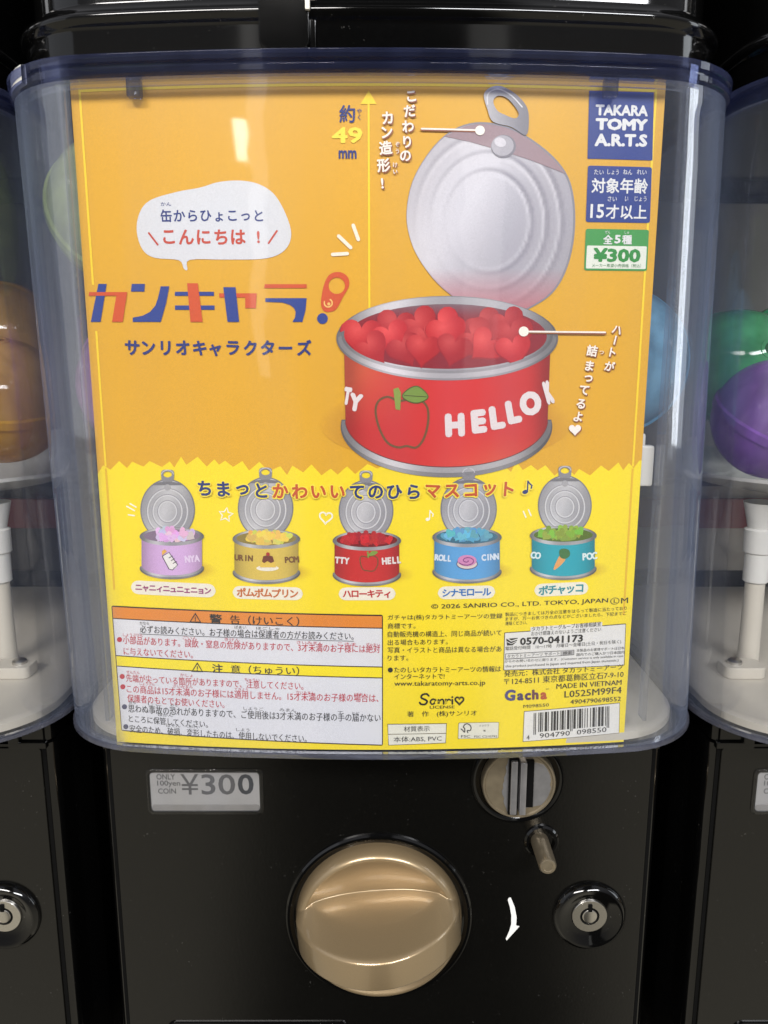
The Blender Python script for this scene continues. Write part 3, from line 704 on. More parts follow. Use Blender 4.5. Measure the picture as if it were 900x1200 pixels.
A.txt('ぜん', Z8(192, 920), Z8(222, 921), 3.6, WHITE, 5); A.txt('しゅ', Z8(306, 922), Z8(332, 923), 3.6, WHITE, 5)
A.txt('¥300', Z8(121, 1086), Z8(398, 1090), 16.5, (44, 138, 56), 5, .045); A.txt('メーカー希望小売価格（税込）', Z8(115, 1117), Z8(402, 1120), 4.4, (44, 120, 56), 5, .005); A.build('lettering', pr)

# ---- pictures of the open tins
SIL, SILD, SILL = (158, 157, 160), (104, 104, 110), (206, 205, 208)
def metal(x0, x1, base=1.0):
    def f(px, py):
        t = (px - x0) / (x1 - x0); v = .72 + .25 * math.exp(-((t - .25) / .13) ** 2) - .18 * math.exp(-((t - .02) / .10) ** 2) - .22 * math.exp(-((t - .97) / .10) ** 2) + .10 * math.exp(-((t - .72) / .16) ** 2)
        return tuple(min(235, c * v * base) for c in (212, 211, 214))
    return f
Zh = lambda x, y: (350 + x / 2.5714, 100 + y / 2.5714)
A = Art()
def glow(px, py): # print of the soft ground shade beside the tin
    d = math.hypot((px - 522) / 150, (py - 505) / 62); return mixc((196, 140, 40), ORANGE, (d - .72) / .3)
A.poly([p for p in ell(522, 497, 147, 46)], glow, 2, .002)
# lid
lid = smooth([Zh(*p) for p in ((325, 380), (342, 292), (385, 213), (440, 152), (500, 120), (565, 113), (640, 130), (710, 170), (770, 220), (810, 275), (828, 340), (832, 420), (822, 500), (800, 570), (765, 625), (715, 662), (650, 690), (580, 690), (500, 660), (420, 600), (360, 520), (332, 450))], 4)
lc = (sum(p[0] for p in lid) / len(lid), sum(p[1] for p in lid) / len(lid))
def sc(k, dx=0, dy=0): return [(lc[0] + (x - lc[0]) * k + dx, lc[1] + (y - lc[1]) * k + dy) for x, y in lid]
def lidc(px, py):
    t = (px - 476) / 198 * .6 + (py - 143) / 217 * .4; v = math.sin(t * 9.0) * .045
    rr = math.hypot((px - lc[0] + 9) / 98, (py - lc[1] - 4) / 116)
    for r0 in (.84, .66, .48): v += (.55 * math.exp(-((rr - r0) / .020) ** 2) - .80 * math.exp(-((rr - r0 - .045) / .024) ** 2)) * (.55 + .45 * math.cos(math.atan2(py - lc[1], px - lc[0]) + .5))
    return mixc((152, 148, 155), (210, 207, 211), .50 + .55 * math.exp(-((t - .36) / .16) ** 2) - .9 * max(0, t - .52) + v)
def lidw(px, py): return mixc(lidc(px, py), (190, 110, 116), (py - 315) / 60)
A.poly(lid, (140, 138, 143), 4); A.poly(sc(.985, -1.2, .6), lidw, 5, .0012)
A.poly([Zh(*p) for p in smooth([(440, 156), (500, 126), (565, 119), (640, 136), (706, 175), (765, 224), (802, 268)], 4, False)] + [Zh(*p) for p in ((700, 228), (600, 196), (515, 172))], (158, 134, 138), 7)
tab = smooth([Zh(*p) for p in ((557, 32), (575, 10), (608, 5), (650, 27), (683, 62), (692, 100), (684, 152), (640, 128), (585, 112), (568, 75))], 5)
hole = smooth([Zh(*p) for p in ((585, 50), (600, 34), (625, 40), (650, 66), (662, 90), (650, 102), (622, 92), (597, 78))], 4)
A.poly([tab, hole], lambda px, py: mixc((190, 188, 190), (128, 126, 132), (px - 565) / 50), 8, .002)
A.stroke([Zh(*p) for p in smooth([(568, 60), (570, 28), (600, 14), (640, 34), (672, 68)], 4, False)], 1.6, (216, 214, 216), 9)
A.poly(ell(*Zh(616, 186), 14.5, 13.5), (134, 130, 136), 8); A.poly(ell(*Zh(613, 184), 13, 12), (176, 172, 177), 9); A.poly(ell(*Zh(606, 174), 7, 5.5, rot=20), (212, 208, 212), 10)
# tin: rims and inside
cx, cy = Zh(447, 762); rx, ry = 333 / 2.5714, 127 / 2.5714
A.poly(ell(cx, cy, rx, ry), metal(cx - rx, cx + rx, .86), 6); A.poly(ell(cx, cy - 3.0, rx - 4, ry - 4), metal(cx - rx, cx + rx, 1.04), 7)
def inner(px, py): return mixc((120, 116, 122), (140, 36, 44), (py - 352) / 22)
A.poly(ell(cx, cy - 2.0, rx - 13, ry - 11.5), inner, 8)
random.seed(11)
hs_ = [(x, y) for y in (382, 394, 407) for x in range(424, 626, 34)]
for i, (x, y) in enumerate(hs_):
    x += random.uniform(-7, 7) + (10 if int(y) % 2 else 0); y += random.uniform(-4, 3)
    if ((x - cx) / (rx - 24)) ** 2 + ((y - cy + 3) / (ry - 18)) ** 2 > 1: continue
    s_ = random.uniform(22, 28); rr = random.uniform(-50, 50); k = random.uniform(.9, 1.06)
    A.poly(heart(x, y + 1.2, s_, rr), (158, 30, 36), 8.2 + i * .02)
    A.poly(heart(x, y, s_ - 1.0, rr), (lambda X, Y, x=x, y=y, s_=s_, k=k: mixc((224 * k, 84 * k, 80 * k), (184 * k, 38 * k, 42 * k), math.hypot(X - x + 5, Y - y + 8) / s_ * 1.25)), 8.21 + i * .02, .0022)
front = ell(cx, cy, rx, ry, 0, 180, 40)          # front half of the top rim
bx, by, brx, bry = *Zh(445, 1028), 318 / 2.5714, 152 / 2.5714
fb = ell(bx, by, brx - 3, bry - 5, 0, 180, 40)
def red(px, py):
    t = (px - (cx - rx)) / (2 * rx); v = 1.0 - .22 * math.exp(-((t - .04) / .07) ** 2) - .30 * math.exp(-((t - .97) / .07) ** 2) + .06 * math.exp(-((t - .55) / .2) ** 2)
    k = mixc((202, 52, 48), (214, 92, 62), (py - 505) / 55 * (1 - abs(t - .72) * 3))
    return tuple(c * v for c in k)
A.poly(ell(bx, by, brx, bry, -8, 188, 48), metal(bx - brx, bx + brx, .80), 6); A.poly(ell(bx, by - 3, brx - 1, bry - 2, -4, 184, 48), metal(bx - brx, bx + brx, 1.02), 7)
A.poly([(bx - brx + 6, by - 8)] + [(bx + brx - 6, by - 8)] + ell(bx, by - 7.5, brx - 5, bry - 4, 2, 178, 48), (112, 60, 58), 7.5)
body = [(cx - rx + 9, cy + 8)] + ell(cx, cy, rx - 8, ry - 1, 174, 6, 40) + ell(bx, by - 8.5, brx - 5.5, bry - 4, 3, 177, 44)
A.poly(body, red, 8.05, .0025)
rimo, rimi = ell(cx, cy, rx, ry, -6, 186, 60), ell(cx, cy - 4.5, rx - 9, ry - 7, 186, -6, 60)
A.poly(rimo + rimi, metal(cx - rx, cx + rx, .92), 9.2); A.poly(ell(cx, cy - .8, rx - 2, ry - 1.6, 0, 180, 60) + ell(cx, cy - 3.2, rx - 6, ry - 5, 180, 0, 60), metal(cx - rx, cx + rx, 1.1), 9.5)
tin = A.build('large_tin_picture', card)
A = Art()
ap = smooth([Zh(*p) for p in ((232, 985), (240, 952), (268, 938), (300, 950), (330, 946), (362, 946), (386, 968), (390, 1010), (378, 1060), (355, 1090), (325, 1086), (300, 1090), (268, 1076), (244, 1035))], 5)
A.stroke(ap, 2.6, (112, 84, 50), 10, closed=True); A.poly([Zh(*p) for p in ((285, 915), (300, 910), (308, 925), (306, 978), (292, 976))], (138, 160, 70), 11); 
lf = smooth([Zh(*p) for p in ((312, 935), (335, 912), (362, 908), (390, 938), (362, 956), (332, 952))], 4); A.poly(lf, (120, 150, 66), 11); A.stroke(lf, 1.2, (84, 96, 44), 12, closed=True); A.stroke([Zh(318, 934), Zh(384, 938)], 1, (84, 96, 44), 12)
LT = (226, 218, 216)
for ch, c, r_, sx_ in (('T', (147, 936), -10, .45), ('Y', (172, 955), -10, .8)): A.glyph(ch, Zh(*c), 26, LT, 10, .06, r_, sx_)
for ch, c, r_, sx_ in (('H', (470, 1023), 3, .95), ('E', (542, 1012), 6, 1.0), ('L', (597, 1000), 9, .95), ('L', (646, 983), 12, .9), ('O', (697, 958), 14, .85), ('K', (751, 925), 18, .34)): A.glyph(ch, Zh(*c), 33, LT, 10, .075, r_, sx_)
A.build('lettering', tin)
# small tins
def mini(cx, cy, hw, lx, ly, lr, col, fill, rim=1.0):
    A = Art(); dark = tuple(c * .62 for c in fill)
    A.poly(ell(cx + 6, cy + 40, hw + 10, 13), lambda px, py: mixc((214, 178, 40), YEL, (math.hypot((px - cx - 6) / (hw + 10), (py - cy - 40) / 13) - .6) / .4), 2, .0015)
    lo = ell(lx, ly, lr, lr * 1.12)
    A.poly(lo, (120, 119, 124), 4); A.poly(ell(lx, ly, lr - 1.3, lr * 1.12 - 1.3), lambda px, py: mixc((198, 197, 200), (150, 149, 154), abs((px - lx) / lr + .3 * (py - ly) / lr + .15) * 1.2), 5, .002)
    for k in (.78, .58, .38): A.poly([ell(lx, ly + 2, lr * k, lr * k * 1.1), ell(lx, ly + 2, lr * k - 1, lr * k * 1.1 - 1)], (152, 151, 156), 6); A.poly([ell(lx, ly + 2, lr * k - 1, lr * k * 1.1 - 1), ell(lx, ly + 2, lr * k - 2.4, lr * k * 1.1 - 2.4)], (208, 207, 210), 6)
    A.poly(ell(lx, ly - lr * .9, lr * .55, 4, 180, 360, 16), (120, 119, 124), 6.5); A.poly(ell(lx, ly - lr * .82, 4, 3.6), (168, 167, 170), 7)
    ty = ly - lr * 1.12 - 4
    A.poly([ell(lx, ty - 1, 9, 7) if False else rbox((lx - 8, ty - 7), (lx + 8, ty - 7), (lx + 7, ty + 8), (lx - 7, ty + 8), 5), ell(lx, ty - 1.5, 5, 3.4)], (138, 137, 142), 6)
    A.stroke(ell(lx, ty - 1.0, 7, 5.6, 190, 350, 12), 1, (200, 199, 202), 7)
    ry = hw * .29
    A.poly(ell(cx, cy, hw, ry), metal(cx - hw, cx + hw, .82), 7); A.poly(ell(cx, cy - 1, hw - 2, ry - 1.6), metal(cx - hw, cx + hw, 1.0), 7.5); A.poly(ell(cx, cy - .6, hw - 4.5, ry - 3.2), dark, 8)
    for i in range(30):
        a = random.uniform(0, 6.28); rr = random.uniform(0, .82) ** .7; x = cx + math.cos(a) * (hw - 9) * rr; y = cy - 1 + math.sin(a) * (ry - 5) * rr
        A.poly(heart(x, y - 1, 6.2, random.uniform(-60, 60)), tuple(max(0, min(238, c * random.uniform(.86, 1.1))) for c in fill), 8.1 + i * .015)
    hb = hw * 1.02; yb_ = cy + hw * 1.0
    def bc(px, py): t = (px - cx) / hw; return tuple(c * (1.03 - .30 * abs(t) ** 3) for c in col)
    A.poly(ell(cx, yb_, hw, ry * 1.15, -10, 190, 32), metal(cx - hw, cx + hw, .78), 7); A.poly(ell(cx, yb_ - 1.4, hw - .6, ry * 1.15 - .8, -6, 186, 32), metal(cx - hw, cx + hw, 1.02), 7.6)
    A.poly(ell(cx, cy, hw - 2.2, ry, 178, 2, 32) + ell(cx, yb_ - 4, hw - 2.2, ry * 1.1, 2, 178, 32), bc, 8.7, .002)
    A.poly(ell(cx, cy, hw, ry, -4, 184, 40) + ell(cx, cy - 1.5, hw - 3.4, ry - 2.6, 184, -4, 40), metal(cx - hw, cx + hw, .95), 9)
    return A
def mtext(A, s_, c, size, col, rot=0, lay=10, sx_=1.0):
    n = len(s_)
    for i, ch in enumerate(s_): A.glyph(ch, (c[0] + (i - (n - 1) / 2) * size * .66 * sx_, c[1] - rot * (i - (n - 1) / 2) * size * .011), size, col, lay, .05, rot, sx_)
random.seed(5)
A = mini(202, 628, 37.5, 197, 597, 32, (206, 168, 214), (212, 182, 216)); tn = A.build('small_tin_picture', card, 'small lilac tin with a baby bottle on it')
A = Art(); mtext(A, 'NYA', (226, 654), 10.5, (226, 206, 232), 4, sx_=.8)
A.poly([(191, 651), (199, 646.5), (209, 661), (207, 665), (203, 667), (199, 666)], (236, 232, 226), 10); A.stroke([(191, 651), (199, 646.5), (209, 661), (203, 667), (199, 666), (191, 651)], .9, (70, 60, 70), 11, cap=False); A.poly([(191, 650), (196.5, 645.5), (194, 643), (190.5, 645)], (230, 176, 70), 11)
for i in range(3): A.stroke([(199 + i * 2.4, 653 + i * 3.2), (203 + i * 2.4, 650.6 + i * 3.2)], .8, (90, 80, 90), 12)
A.build('lettering', tn)
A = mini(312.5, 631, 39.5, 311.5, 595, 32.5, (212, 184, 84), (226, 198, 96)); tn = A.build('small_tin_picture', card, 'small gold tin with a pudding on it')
A = Art(); mtext(A, 'URIN', (286, 653), 9.5, (116, 78, 40), -3, sx_=.85); mtext(A, 'POM', (342, 655), 10, (116, 78, 40), 3, sx_=.85)
A.poly(ell(314, 665, 13, 3.4), (236, 230, 214), 10); A.poly([(305, 664), (309, 652), (320, 652), (324, 664)], (226, 190, 80), 11); A.poly([(307.5, 657), (309, 651), (314, 649.5), (320, 651), (321.8, 657), (318, 659), (314, 656.5), (310, 659)], (110, 52, 36), 12); A.poly(ell(314.5, 648.5, 2.2, 2.2), (170, 40, 40), 12)
A.build('lettering', tn)
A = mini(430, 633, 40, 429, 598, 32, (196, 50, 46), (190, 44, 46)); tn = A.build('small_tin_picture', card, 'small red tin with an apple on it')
A = Art(); mtext(A, 'TTY', (401, 656), 10.5, LT, -4, sx_=.8); mtext(A, 'HELL', (459, 656), 11, LT, 4, sx_=.78)
A.stroke(smooth([(422, 656), (424, 651), (430, 652), (436, 650.5), (442, 653), (442.5, 661), (438, 668), (431, 668), (425, 666)], 4), 1.2, (110, 84, 50), 10, closed=True); A.poly(smooth([(432, 650), (436, 645), (443, 646), (438, 650)], 3), (128, 156, 70), 11); A.poly([(430, 646), (432, 645), (432.6, 653), (431, 653)], (128, 156, 70), 11)
A.build('lettering', tn)
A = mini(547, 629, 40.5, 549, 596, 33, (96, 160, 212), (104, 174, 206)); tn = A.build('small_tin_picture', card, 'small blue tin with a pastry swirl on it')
A = Art(); mtext(A, 'ROLL', (519, 653), 10, (214, 224, 236), -4, sx_=.75); mtext(A, 'CINN', (574, 652), 10, (214, 224, 236), 4, sx_=.75)
A.poly(ell(547, 660, 12, 6), (224, 206, 196), 10); A.stroke(ell(547, 660, 12, 6), .8, (84, 74, 110), 11, closed=True); A.poly(ell(547, 656, 11, 6.5), (214, 140, 184), 12); A.stroke([(547 + (1.2 + .62 * i) * math.cos(i * .6), 656 + (.7 + .36 * i) * math.sin(i * .6)) for i in range(16)], 1, (126, 58, 120), 13)
A.build('lettering', tn)
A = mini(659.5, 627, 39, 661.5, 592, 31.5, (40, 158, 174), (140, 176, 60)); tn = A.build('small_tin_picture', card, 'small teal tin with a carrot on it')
A = Art(); mtext(A, 'CO', (627, 650), 10.5, (214, 230, 230), -5, sx_=.8); mtext(A, 'POC', (690, 651), 11, (214, 230, 230), 5, sx_=.8)
A.poly(smooth([(656, 650), (662, 654), (656, 662), (649, 667), (648.5, 664), (652, 656)], 4), (228, 162, 96), 10); A.poly(smooth([(655, 650), (655, 644), (660, 642), (666, 644), (667, 650), (662, 654), (657, 653)], 4), (66, 116, 62), 11)
A.build('lettering', tn)
# slogan over the small tins
A = Art()
for i, ch in enumerate('ちまっとかわいいてのひらマスコット♪'):
    xx = 240.5 + i * 22.2; yy = 576 - 4.5 * ((xx - 430) / 190) ** 2
    col = (40, 56, 116) if i < 4 or 8 <= i < 12 or i == 17 else (196, 84, 42)
    if ch == '♪': note(A, xx - 1, yy - 1, 1.05, (248, 226, 74), 13, 1.6); note(A, xx - 1, yy - 1, 1.05, col, 14); continue
    A.glyph(ch, (xx, yy), 19.5, (248, 226, 74), 13, .11, 0); A.glyph(ch, (xx, yy), 19.5, col, 14, .035, (-3, 2, 4, -2)[i % 4])
A.build('slogan_lettering', card)
A = Art(); W_ = (246, 244, 224)
star = [(265 + (8.5 if k % 2 == 0 else 4.0) * math.sin(k * math.pi / 5 + .15), 603 - (8.5 if k % 2 == 0 else 4.0) * math.cos(k * math.pi / 5 + .15)) for k in range(10)]
A.stroke(star, 1.8, W_, 3, closed=True); A.stroke(heart(382, 606, 8, 5), 1.9, W_, 3, closed=True)
note(A, 503, 604, .85, W_, 3)
for a, b_ in (((149, 593), (158, 598)), ((151, 603), (158, 604)), ((153, 590), (160, 594)), ((613, 599), (616, 606)), ((619, 597), (622, 604))): A.stroke([a, b_], 1.6, W_, 3)
A.build('small_ornament', card)
# name captions
for name, x0, x1, yL, yR, h, col in (('ニャニィニュニェニョン', 154, 253, 687.5, 692, 16, (150, 48, 112)), ('ポムポムプリン', 273, 355, 693.5, 695.5, 15, (196, 104, 40)), ('ハローキティ', 397, 463.5, 695.5, 695.2, 15, (190, 44, 44)), ('シナモロール', 513, 580, 694.5, 693, 15, (44, 112, 186)), ('ポチャッコ', 626, 689, 691.5, 688.5, 15, (40, 140, 150))):
    A = Art(); A.poly(rbox((x0, yL - h / 2), (x1, yR - h / 2), (x1, yR + h / 2), (x0, yL + h / 2), h * .62), (238, 232, 214), 3); cp = A.build('caption', card)
    A = Art(); n = len(name)
    for i, ch in enumerate(name):
        t = (i + .5) / n; A.glyph(ch, (x0 + 5 + (x1 - x0 - 10) * t, yL + (yR - yL) * t + (1.2 if ch in 'ャュョッィェ' else 0)), min(13.5, (x1 - x0 - 10) / n * 1.12), col, 4, .035)
    A.build('lettering', cp)

# ---- warning box
Z7 = lambda x, y: (110 + x / 2.5714, 690 + y / 2.5714)
A = Art()
tl, tr, br, bl = Z7(54, 49), Z7(871, 77), Z7(871, 471), Z7(84, 426)
A.poly(rbox(tl, tr, br, bl, 2.5), (52, 34, 26), 3)
def lerp(a, b_, t): return (a[0] + (b_[0] - a[0]) * t, a[1] + (b_[1] - a[1]) * t)
def band(t0, t1, col, lay=4, ins=.0035):
    a, b_ = lerp(tl, bl, t0), lerp(tr, br, t0); c, d = lerp(tr, br, t1), lerp(tl, bl, t1)
    A.poly([lerp(a, b_, ins), lerp(b_, a, ins), lerp(c, d, ins), lerp(d, c, ins)], col, lay)
band(.010, .098, (226, 136, 50)); band(.106, .395, (222, 222, 226)); band(.403, .478, (248, 226, 30)); band(.486, .991, (222, 222, 226))
wb = A.build('warning_box', card)
A = Art(); RD = (190, 40, 56)
def l7(body, a, b_, h, col=INK, bold=.008): A.txt(body, Z7(*a), Z7(*b_), h / 2.5714, col, 6, bold)
l7('警', (350, 103), (388, 104), 29, INK, .02); l7('告（けいこく）', (412, 105.5), (620, 111), 29, INK, .015)
l7('注', (358, 251), (391, 252), 27, INK, .02); l7('意（ちゅうい）', (414, 253.5), (620, 259), 27, INK, .015)
for x, y in ((307, 87), (313, 236)):
    o_ = [Z7(x, y - 17), Z7(x + 18, y + 13), Z7(x - 18, y + 12)]; i_ = [Z7(x, y - 11), Z7(x + 13.5, y + 10), Z7(x - 13.5, y + 9.3)]
    A.poly([o_, i_], INK, 6); A.stroke([Z7(x, y - 4), Z7(x, y + 3)], 1.0, INK, 6); A.poly(ell(*Z7(x, y + 7), .7, .7, n=8), INK, 6)
l7('必ずお読みください。お子様の場合は保護者の方がお読みください。', (141, 131), (783, 153), 24); A.stroke([Z7(140, 134), Z7(460, 146), Z7(783, 156)], .6, INK, 6)
def dot(x, y, c=RD): A.poly(ell(*Z7(x, y), 3.0, 3.0, n=16), c, 6)
dot(79, 151); l7('小部品があります。誤飲・窒息の危険がありますので、3才未満のお子様には絶対', (90, 164), (862, 192), 25, RD)
l7('に与えないでください。', (92, 197), (300, 208), 23, RD)
dot(87, 262); l7('先端が尖っている箇所がありますので、注意してください。', (99, 278), (632, 303), 24, RD)
dot(89, 293); l7('この商品は15才未満のお子様には適用しません。15才未満のお子様の場合は、', (101, 311), (858, 340), 25, RD)
l7('保護者のもとでお使いください。', (103, 339), (395, 358), 24, RD)
BD = (62, 62, 92)
dot(94, 353, BD); l7('思わぬ事故の恐れがありますので、ご使用後は3才未満のお子様の手の届かない', (106, 370), (864, 399), 25)
l7('ところに保管してください。', (107, 399), (345, 417), 22)
dot(98, 413, BD); l7('安全のため、破損、変形したものは、使用しないでください。', (110, 430), (642, 461), 24)
ru = 9.5
for body, a, b_, c in (('しょうぶひん', (90, 141), (150, 143), RD), ('ごいん', (270, 150), (312, 152), RD), ('きけん', (395, 155), (440, 157), RD), ('さいみまん', (612, 164), (690, 167), RD), ('こさま', (735, 168), (790, 170), RD), ('ぜったい', (820, 170), (862, 172), RD),
                       ('かなら', (140, 106), (168, 107), INK), ('ばあい', (425, 118), (460, 119), INK), ('ほごしゃ', (490, 121), (560, 123), INK), ('せんたん', (100, 253), (140, 255), RD), ('かしょ', (262, 262), (300, 264), RD), ('ちゅうい', (455, 276), (500, 278), RD),
                       ('しょうひん', (140, 288), (185, 290), RD), ('さいみまん', (240, 295), (300, 298), RD), ('てきよう', (425, 305), (465, 307), RD), ('さいみまん', (610, 314), (665, 317), RD), ('ばあい', (785, 320), (825, 322), RD), ('おも', (108, 344), (128, 345), INK), ('じこ', (165, 349), (205, 351), INK), ('おそ', (232, 352), (255, 353), INK), ('しようご', (452, 362), (512, 365), INK), ('みまん', (560, 366), (610, 369), INK), ('て', (735, 375), (750, 376), INK), ('とど', (778, 377), (800, 378), INK),
                       ('ほかん', (195, 381), (240, 384), INK), ('はそん', (220, 413), (262, 415), INK), ('へんけい', (275, 417), (320, 419), INK), ('しよう', (430, 426), (470, 428), INK)):
    l7(body, a, b_, ru, c, 0)
A.build('lettering', wb)

# ---- small print on the right
Zr = lambda x, y: (440 + x / 2.647, 690 + y / 2.647)
A = Art()
def lr(body, a, b_, h, col=INK, bold=.006, lay=4): A.txt(body, Zr(*a), Zr(*b_), h / 2.647, col, lay, bold)
lr('© 2026 SANRIO CO., LTD. TOKYO, JAPAN', (172, 65), (720, 45), 19, INK, .012); lr('ⓁM', (727, 48), (782, 44), 21, INK, .006)
lr('ガチャは(株)タカラトミーアーツの登録', (38, 98), (393, 93), 19); lr('商標です。', (38, 123), (124, 122), 18); lr('自動販売機の構造上、同じ商品が続いて', (38, 149), (390, 144), 19); lr('出る場合もあります。', (38, 174), (224, 171), 18)
lr('写真・イラストと商品は異なる場合があ', (38, 198), (390, 194), 19); lr('ります。', (38, 222), (102, 221), 17); A.poly(ell(*Zr(46, 250), 3, 3, n=14), INK, 4); lr('たのしいタカラトミーアーツの情報は', (58, 259), (388, 256), 19, INK, .014); lr('インターネットで!', (58, 280), (214, 278), 18, INK, .014); lr('www.takaratomy-arts.co.jp', (58, 304), (340, 301), 20, INK, .012)
lr('製品につきましては万全の注意をはらって製造に当たっており', (402, 84), (778, 64), 12, INK, 0); lr('ますが、万一お気づきの点などがございましたら、下記までご', (402, 98), (778, 80), 12, INK, 0); lr('連絡ください。', (402, 112), (470, 109), 12, INK, 0)
lr('発売元：株式会社 タカラトミーアーツ', (398, 272), (766, 249), 20, INK, .014); lr('〒124-8511 東京都葛飾区立石7-9-10', (398, 297), (768, 273), 22); lr('MADE IN VIETNAM', (560, 309), (762, 296), 16, INK, .012); lr('L0525M99F4', (585, 336), (762, 322), 21, INK, .01); lr('4904790698552', (603, 356), (760, 346), 14, INK, .008)
lr('M098550', (458, 368), (537, 363), 10, INK, .004); lr('LICENSE', (168, 370), (245, 369), 9.5, INK, .014); lr('著　作　(株)サンリオ', (98, 398), (314, 394), 20, INK, .006)
A.build('small_print', card)
A = Art()
for ch, c, s_, r_, cc in (('G', (417, 328), 17.5, -4, (78, 74, 124)), ('a', (449, 333), 16, 0, (72, 60, 100)), ('c', (472, 332), 16, 0, (80, 54, 88)), ('h', (495, 326), 16, 2, (104, 56, 74)), ('a', (521, 330), 16, 4, (184, 84, 44))): A.glyph(ch, Zr(*c), s_, cc, 4, .05, r_)
A.txt('TM', Zr(527, 312), Zr(537, 311), 1.6, INK, 4); A.build('brand_lettering', card)
A = Art(); zz = lambda ps: [Zr(*p) for p in ps]
A.stroke(zz(smooth([(165, 330), (158, 324), (145, 327), (142, 336), (152, 341), (160, 347), (154, 356), (142, 356), (137, 351)], 4, False)), 2.2, INK, 4)
A.stroke(zz(smooth([(186, 344), (178, 340), (170, 348), (175, 356), (183, 352), (187.5, 341), (186.5, 351), (190, 356), (195, 352)], 4, False)), 1.9, INK, 4)
A.stroke(zz(smooth([(195, 342), (196, 354), (199, 345), (207, 341), (211, 346), (211, 355)], 4, False)), 1.9, INK, 4)
A.stroke(zz(smooth([(218, 341), (218, 355), (220, 346), (227, 341), (232, 343)], 4, False)), 1.9, INK, 4)
A.stroke(zz([(238, 342), (238, 355)]), 2.0, INK, 4); A.poly(ell(*Zr(238, 334), 1.2, 1.2, n=10), INK, 4); A.stroke(heart(*Zr(260, 344), 5.2), 2.1, INK, 4, closed=True)
A.build('licence_lettering', card)
A = Art(); A.poly(rbox(Zr(399, 134), Zr(776, 106), Zr(771, 236), Zr(396, 252), 1), (74, 62, 40), 3); A.poly(rbox(Zr(401, 136), Zr(774, 108.5), Zr(769, 234), Zr(398, 249.5), .8), (228, 226, 222), 4)
A.poly(zz([(480, 117), (702, 101), (702, 116), (480, 131)]), (228, 226, 222), 4.5)
cb = A.build('helpline_box', card); A = Art()
lr('タカラトミーグループお客様相談室', (484, 130), (698, 114), 15, INK, .012, 6); lr('おかけ間違えのないようご注意ください', (482, 144), (698, 130), 13, INK, .002, 6); lr('0570-041173', (447, 173), (642, 162), 23, INK, .035, 6)
A.poly(zz([(405, 153), (441, 150), (436, 163), (424, 173), (407, 174)]), INK, 6); A.stroke(zz([(408, 152), (420, 160), (439, 154)]), 1.2, (228, 226, 222), 6.4); A.stroke(zz([(407, 162), (420, 168), (436, 161)]), .8, (228, 226, 222), 6.4)
lr('電話受付時間　10〜17時　月曜日〜金曜日(土日・祝日を除く)', (402, 191), (760, 169), 14, INK, 0, 6)
A.poly([zz([(402, 199), (615, 187), (615, 203), (402, 217)]), zz([(403.5, 200.5), (613.5, 188.8), (613.5, 201.8), (403.5, 215)])], INK, 6); A.poly(zz([(573, 190), (613.5, 188.2), (613.5, 202), (573, 204)]), (176, 174, 172), 6.3)
lr('タカラトミーアーツ サポート', (408, 213), (570, 203), 11, INK, .004, 6); lr('検索', (580, 203), (608, 201), 11, INK, .01, 7); lr('本製品のお客様サポートは日本', (622, 194), (770, 186), 9.5, INK, 0, 6); lr('国内でのご購入かつ日本国内', (622, 207), (770, 199), 9.5, INK, 0, 6)
lr('からのお問い合わせに限ります。(Customer service is only available in case', (400, 229), (767, 211), 10.5, INK, 0, 6); lr('this product purchased in Japan and inquired from Japan domestic.)', (402, 244), (752, 225), 10, INK, .004, 6)
A.build('lettering', cb)
A = Art(); A.poly(rbox(Zr(460, 378), Zr(757, 351), Zr(755, 446), Zr(456, 473), .6), (90, 80, 50), 3); A.poly(rbox(Zr(461.5, 379.5), Zr(755.5, 353), Zr(753.5, 444.5), Zr(457.8, 471), .5), (230, 228, 222), 4)
bc_ = A.build('barcode', card); A = Art()
Lc = ('0001101', '0011001', '0010011', '0111101', '0100011', '0110001', '0101111', '0111011', '0110111', '0001011'); par = 'LGLLGG'; num = '4904790098550'
bits = '101'
for i, dgt in enumerate(num[1:7]):
    c = Lc[int(dgt)]; bits += c if par[i] == 'L' else ''.join('1' if k == '0' else '0' for k in c)[::-1]
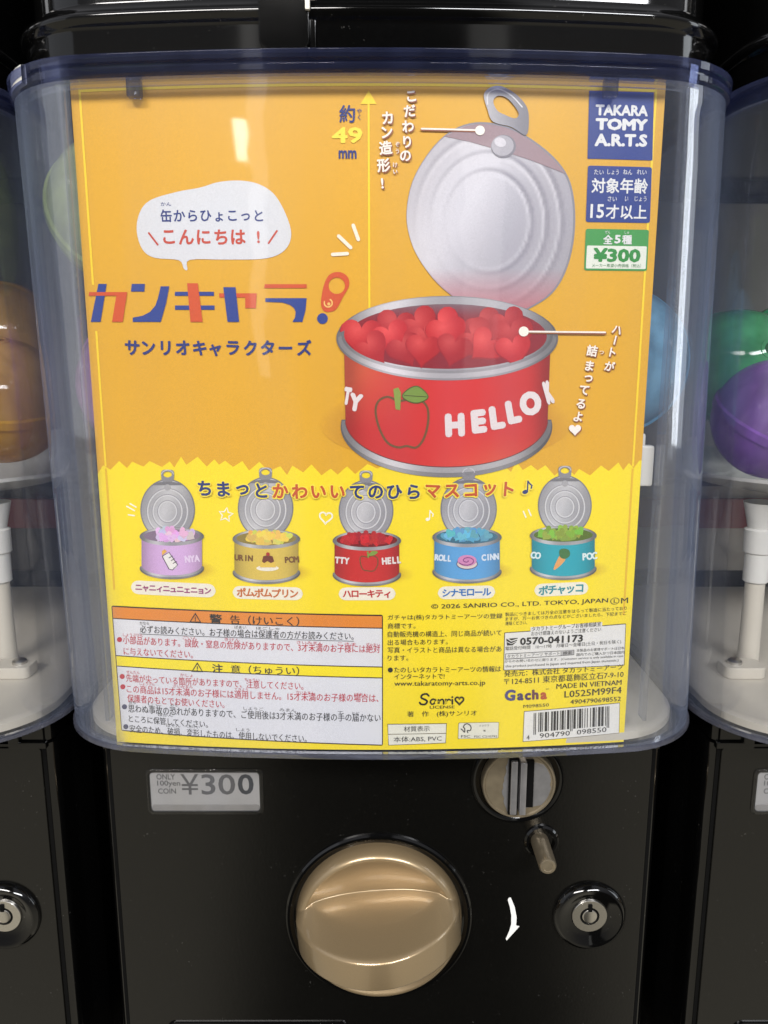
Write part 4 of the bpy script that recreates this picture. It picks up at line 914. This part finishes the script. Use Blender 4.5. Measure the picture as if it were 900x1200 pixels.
bits += '01010' + ''.join(''.join('1' if k == '0' else '0' for k in Lc[int(dgt)]) for dgt in num[7:]) + '101'
X0, X1 = 490, 724
for i, k in enumerate(bits):
    if k == '0': continue
    a = X0 + (X1 - X0) * i / 95; b_ = X0 + (X1 - X0) * (i + 1) / 95; y0 = 383 - (a - 490) * .094; lo_ = 62 if i in (0, 2, 46, 48, 92, 94) else 55; lo_ += 5
    A.poly(zz([(a, y0), (b_, y0), (b_ - 1, y0 + lo_), (a - 1, y0 + lo_)]), INK, 6)
lr('4', (468, 466), (477, 465), 14, INK, .006, 6); lr('904790', (508, 461), (602, 452), 15, INK, .006, 6); lr('098550', (623, 450), (715, 441), 15, INK, .006, 6)
A.build('bars', bc_)
A = Art(); A.poly(rbox(Zr(37, 417), Zr(221, 415), Zr(218, 477), Zr(40, 484), .4), (90, 78, 40), 3); A.poly(zz([(39, 419), (219, 417), (218, 445), (39.5, 448)]), (230, 228, 214), 4); A.poly(zz([(39.5, 450), (218, 447), (216.5, 475), (41.5, 482)]), (230, 228, 214), 4)
mb_ = A.build('material_box', card); A = Art(); lr('材質表示', (88, 441), (168, 439), 17, INK, .004, 6); lr('本体:ABS, PVC', (56, 474), (205, 470), 18, INK, .004, 6); A.build('lettering', mb_)
A = Art(); A.poly(rbox(Zr(257, 413), Zr(383, 411), Zr(381, 462), Zr(255, 464), 1.4), (150, 136, 60), 3); A.poly(rbox(Zr(258.5, 414.5), Zr(381.5, 412.5), Zr(379.5, 460.5), Zr(256.5, 462.5), 1.2), (228, 226, 210), 4)
fx = A.build('paper_label', card); A = Art()
A.stroke(zz(smooth([(265, 432), (270, 436), (276, 442), (276, 430), (272, 427), (276, 419), (284, 416), (292, 420), (296, 428), (293, 437), (284, 437), (286, 444)], 4, False)), 1.1, INK, 6); lr('FSC', (265, 459), (293, 459), 8, INK, .01, 6); lr('ミックス', (321, 425), (352, 424), 6, INK, 0, 6); lr('紙', (334, 441), (341, 441), 7, INK, 0, 6); lr('FSC C210792', (306, 459), (377, 458), 6.5, INK, 0, 6)
A.build('lettering', fx)
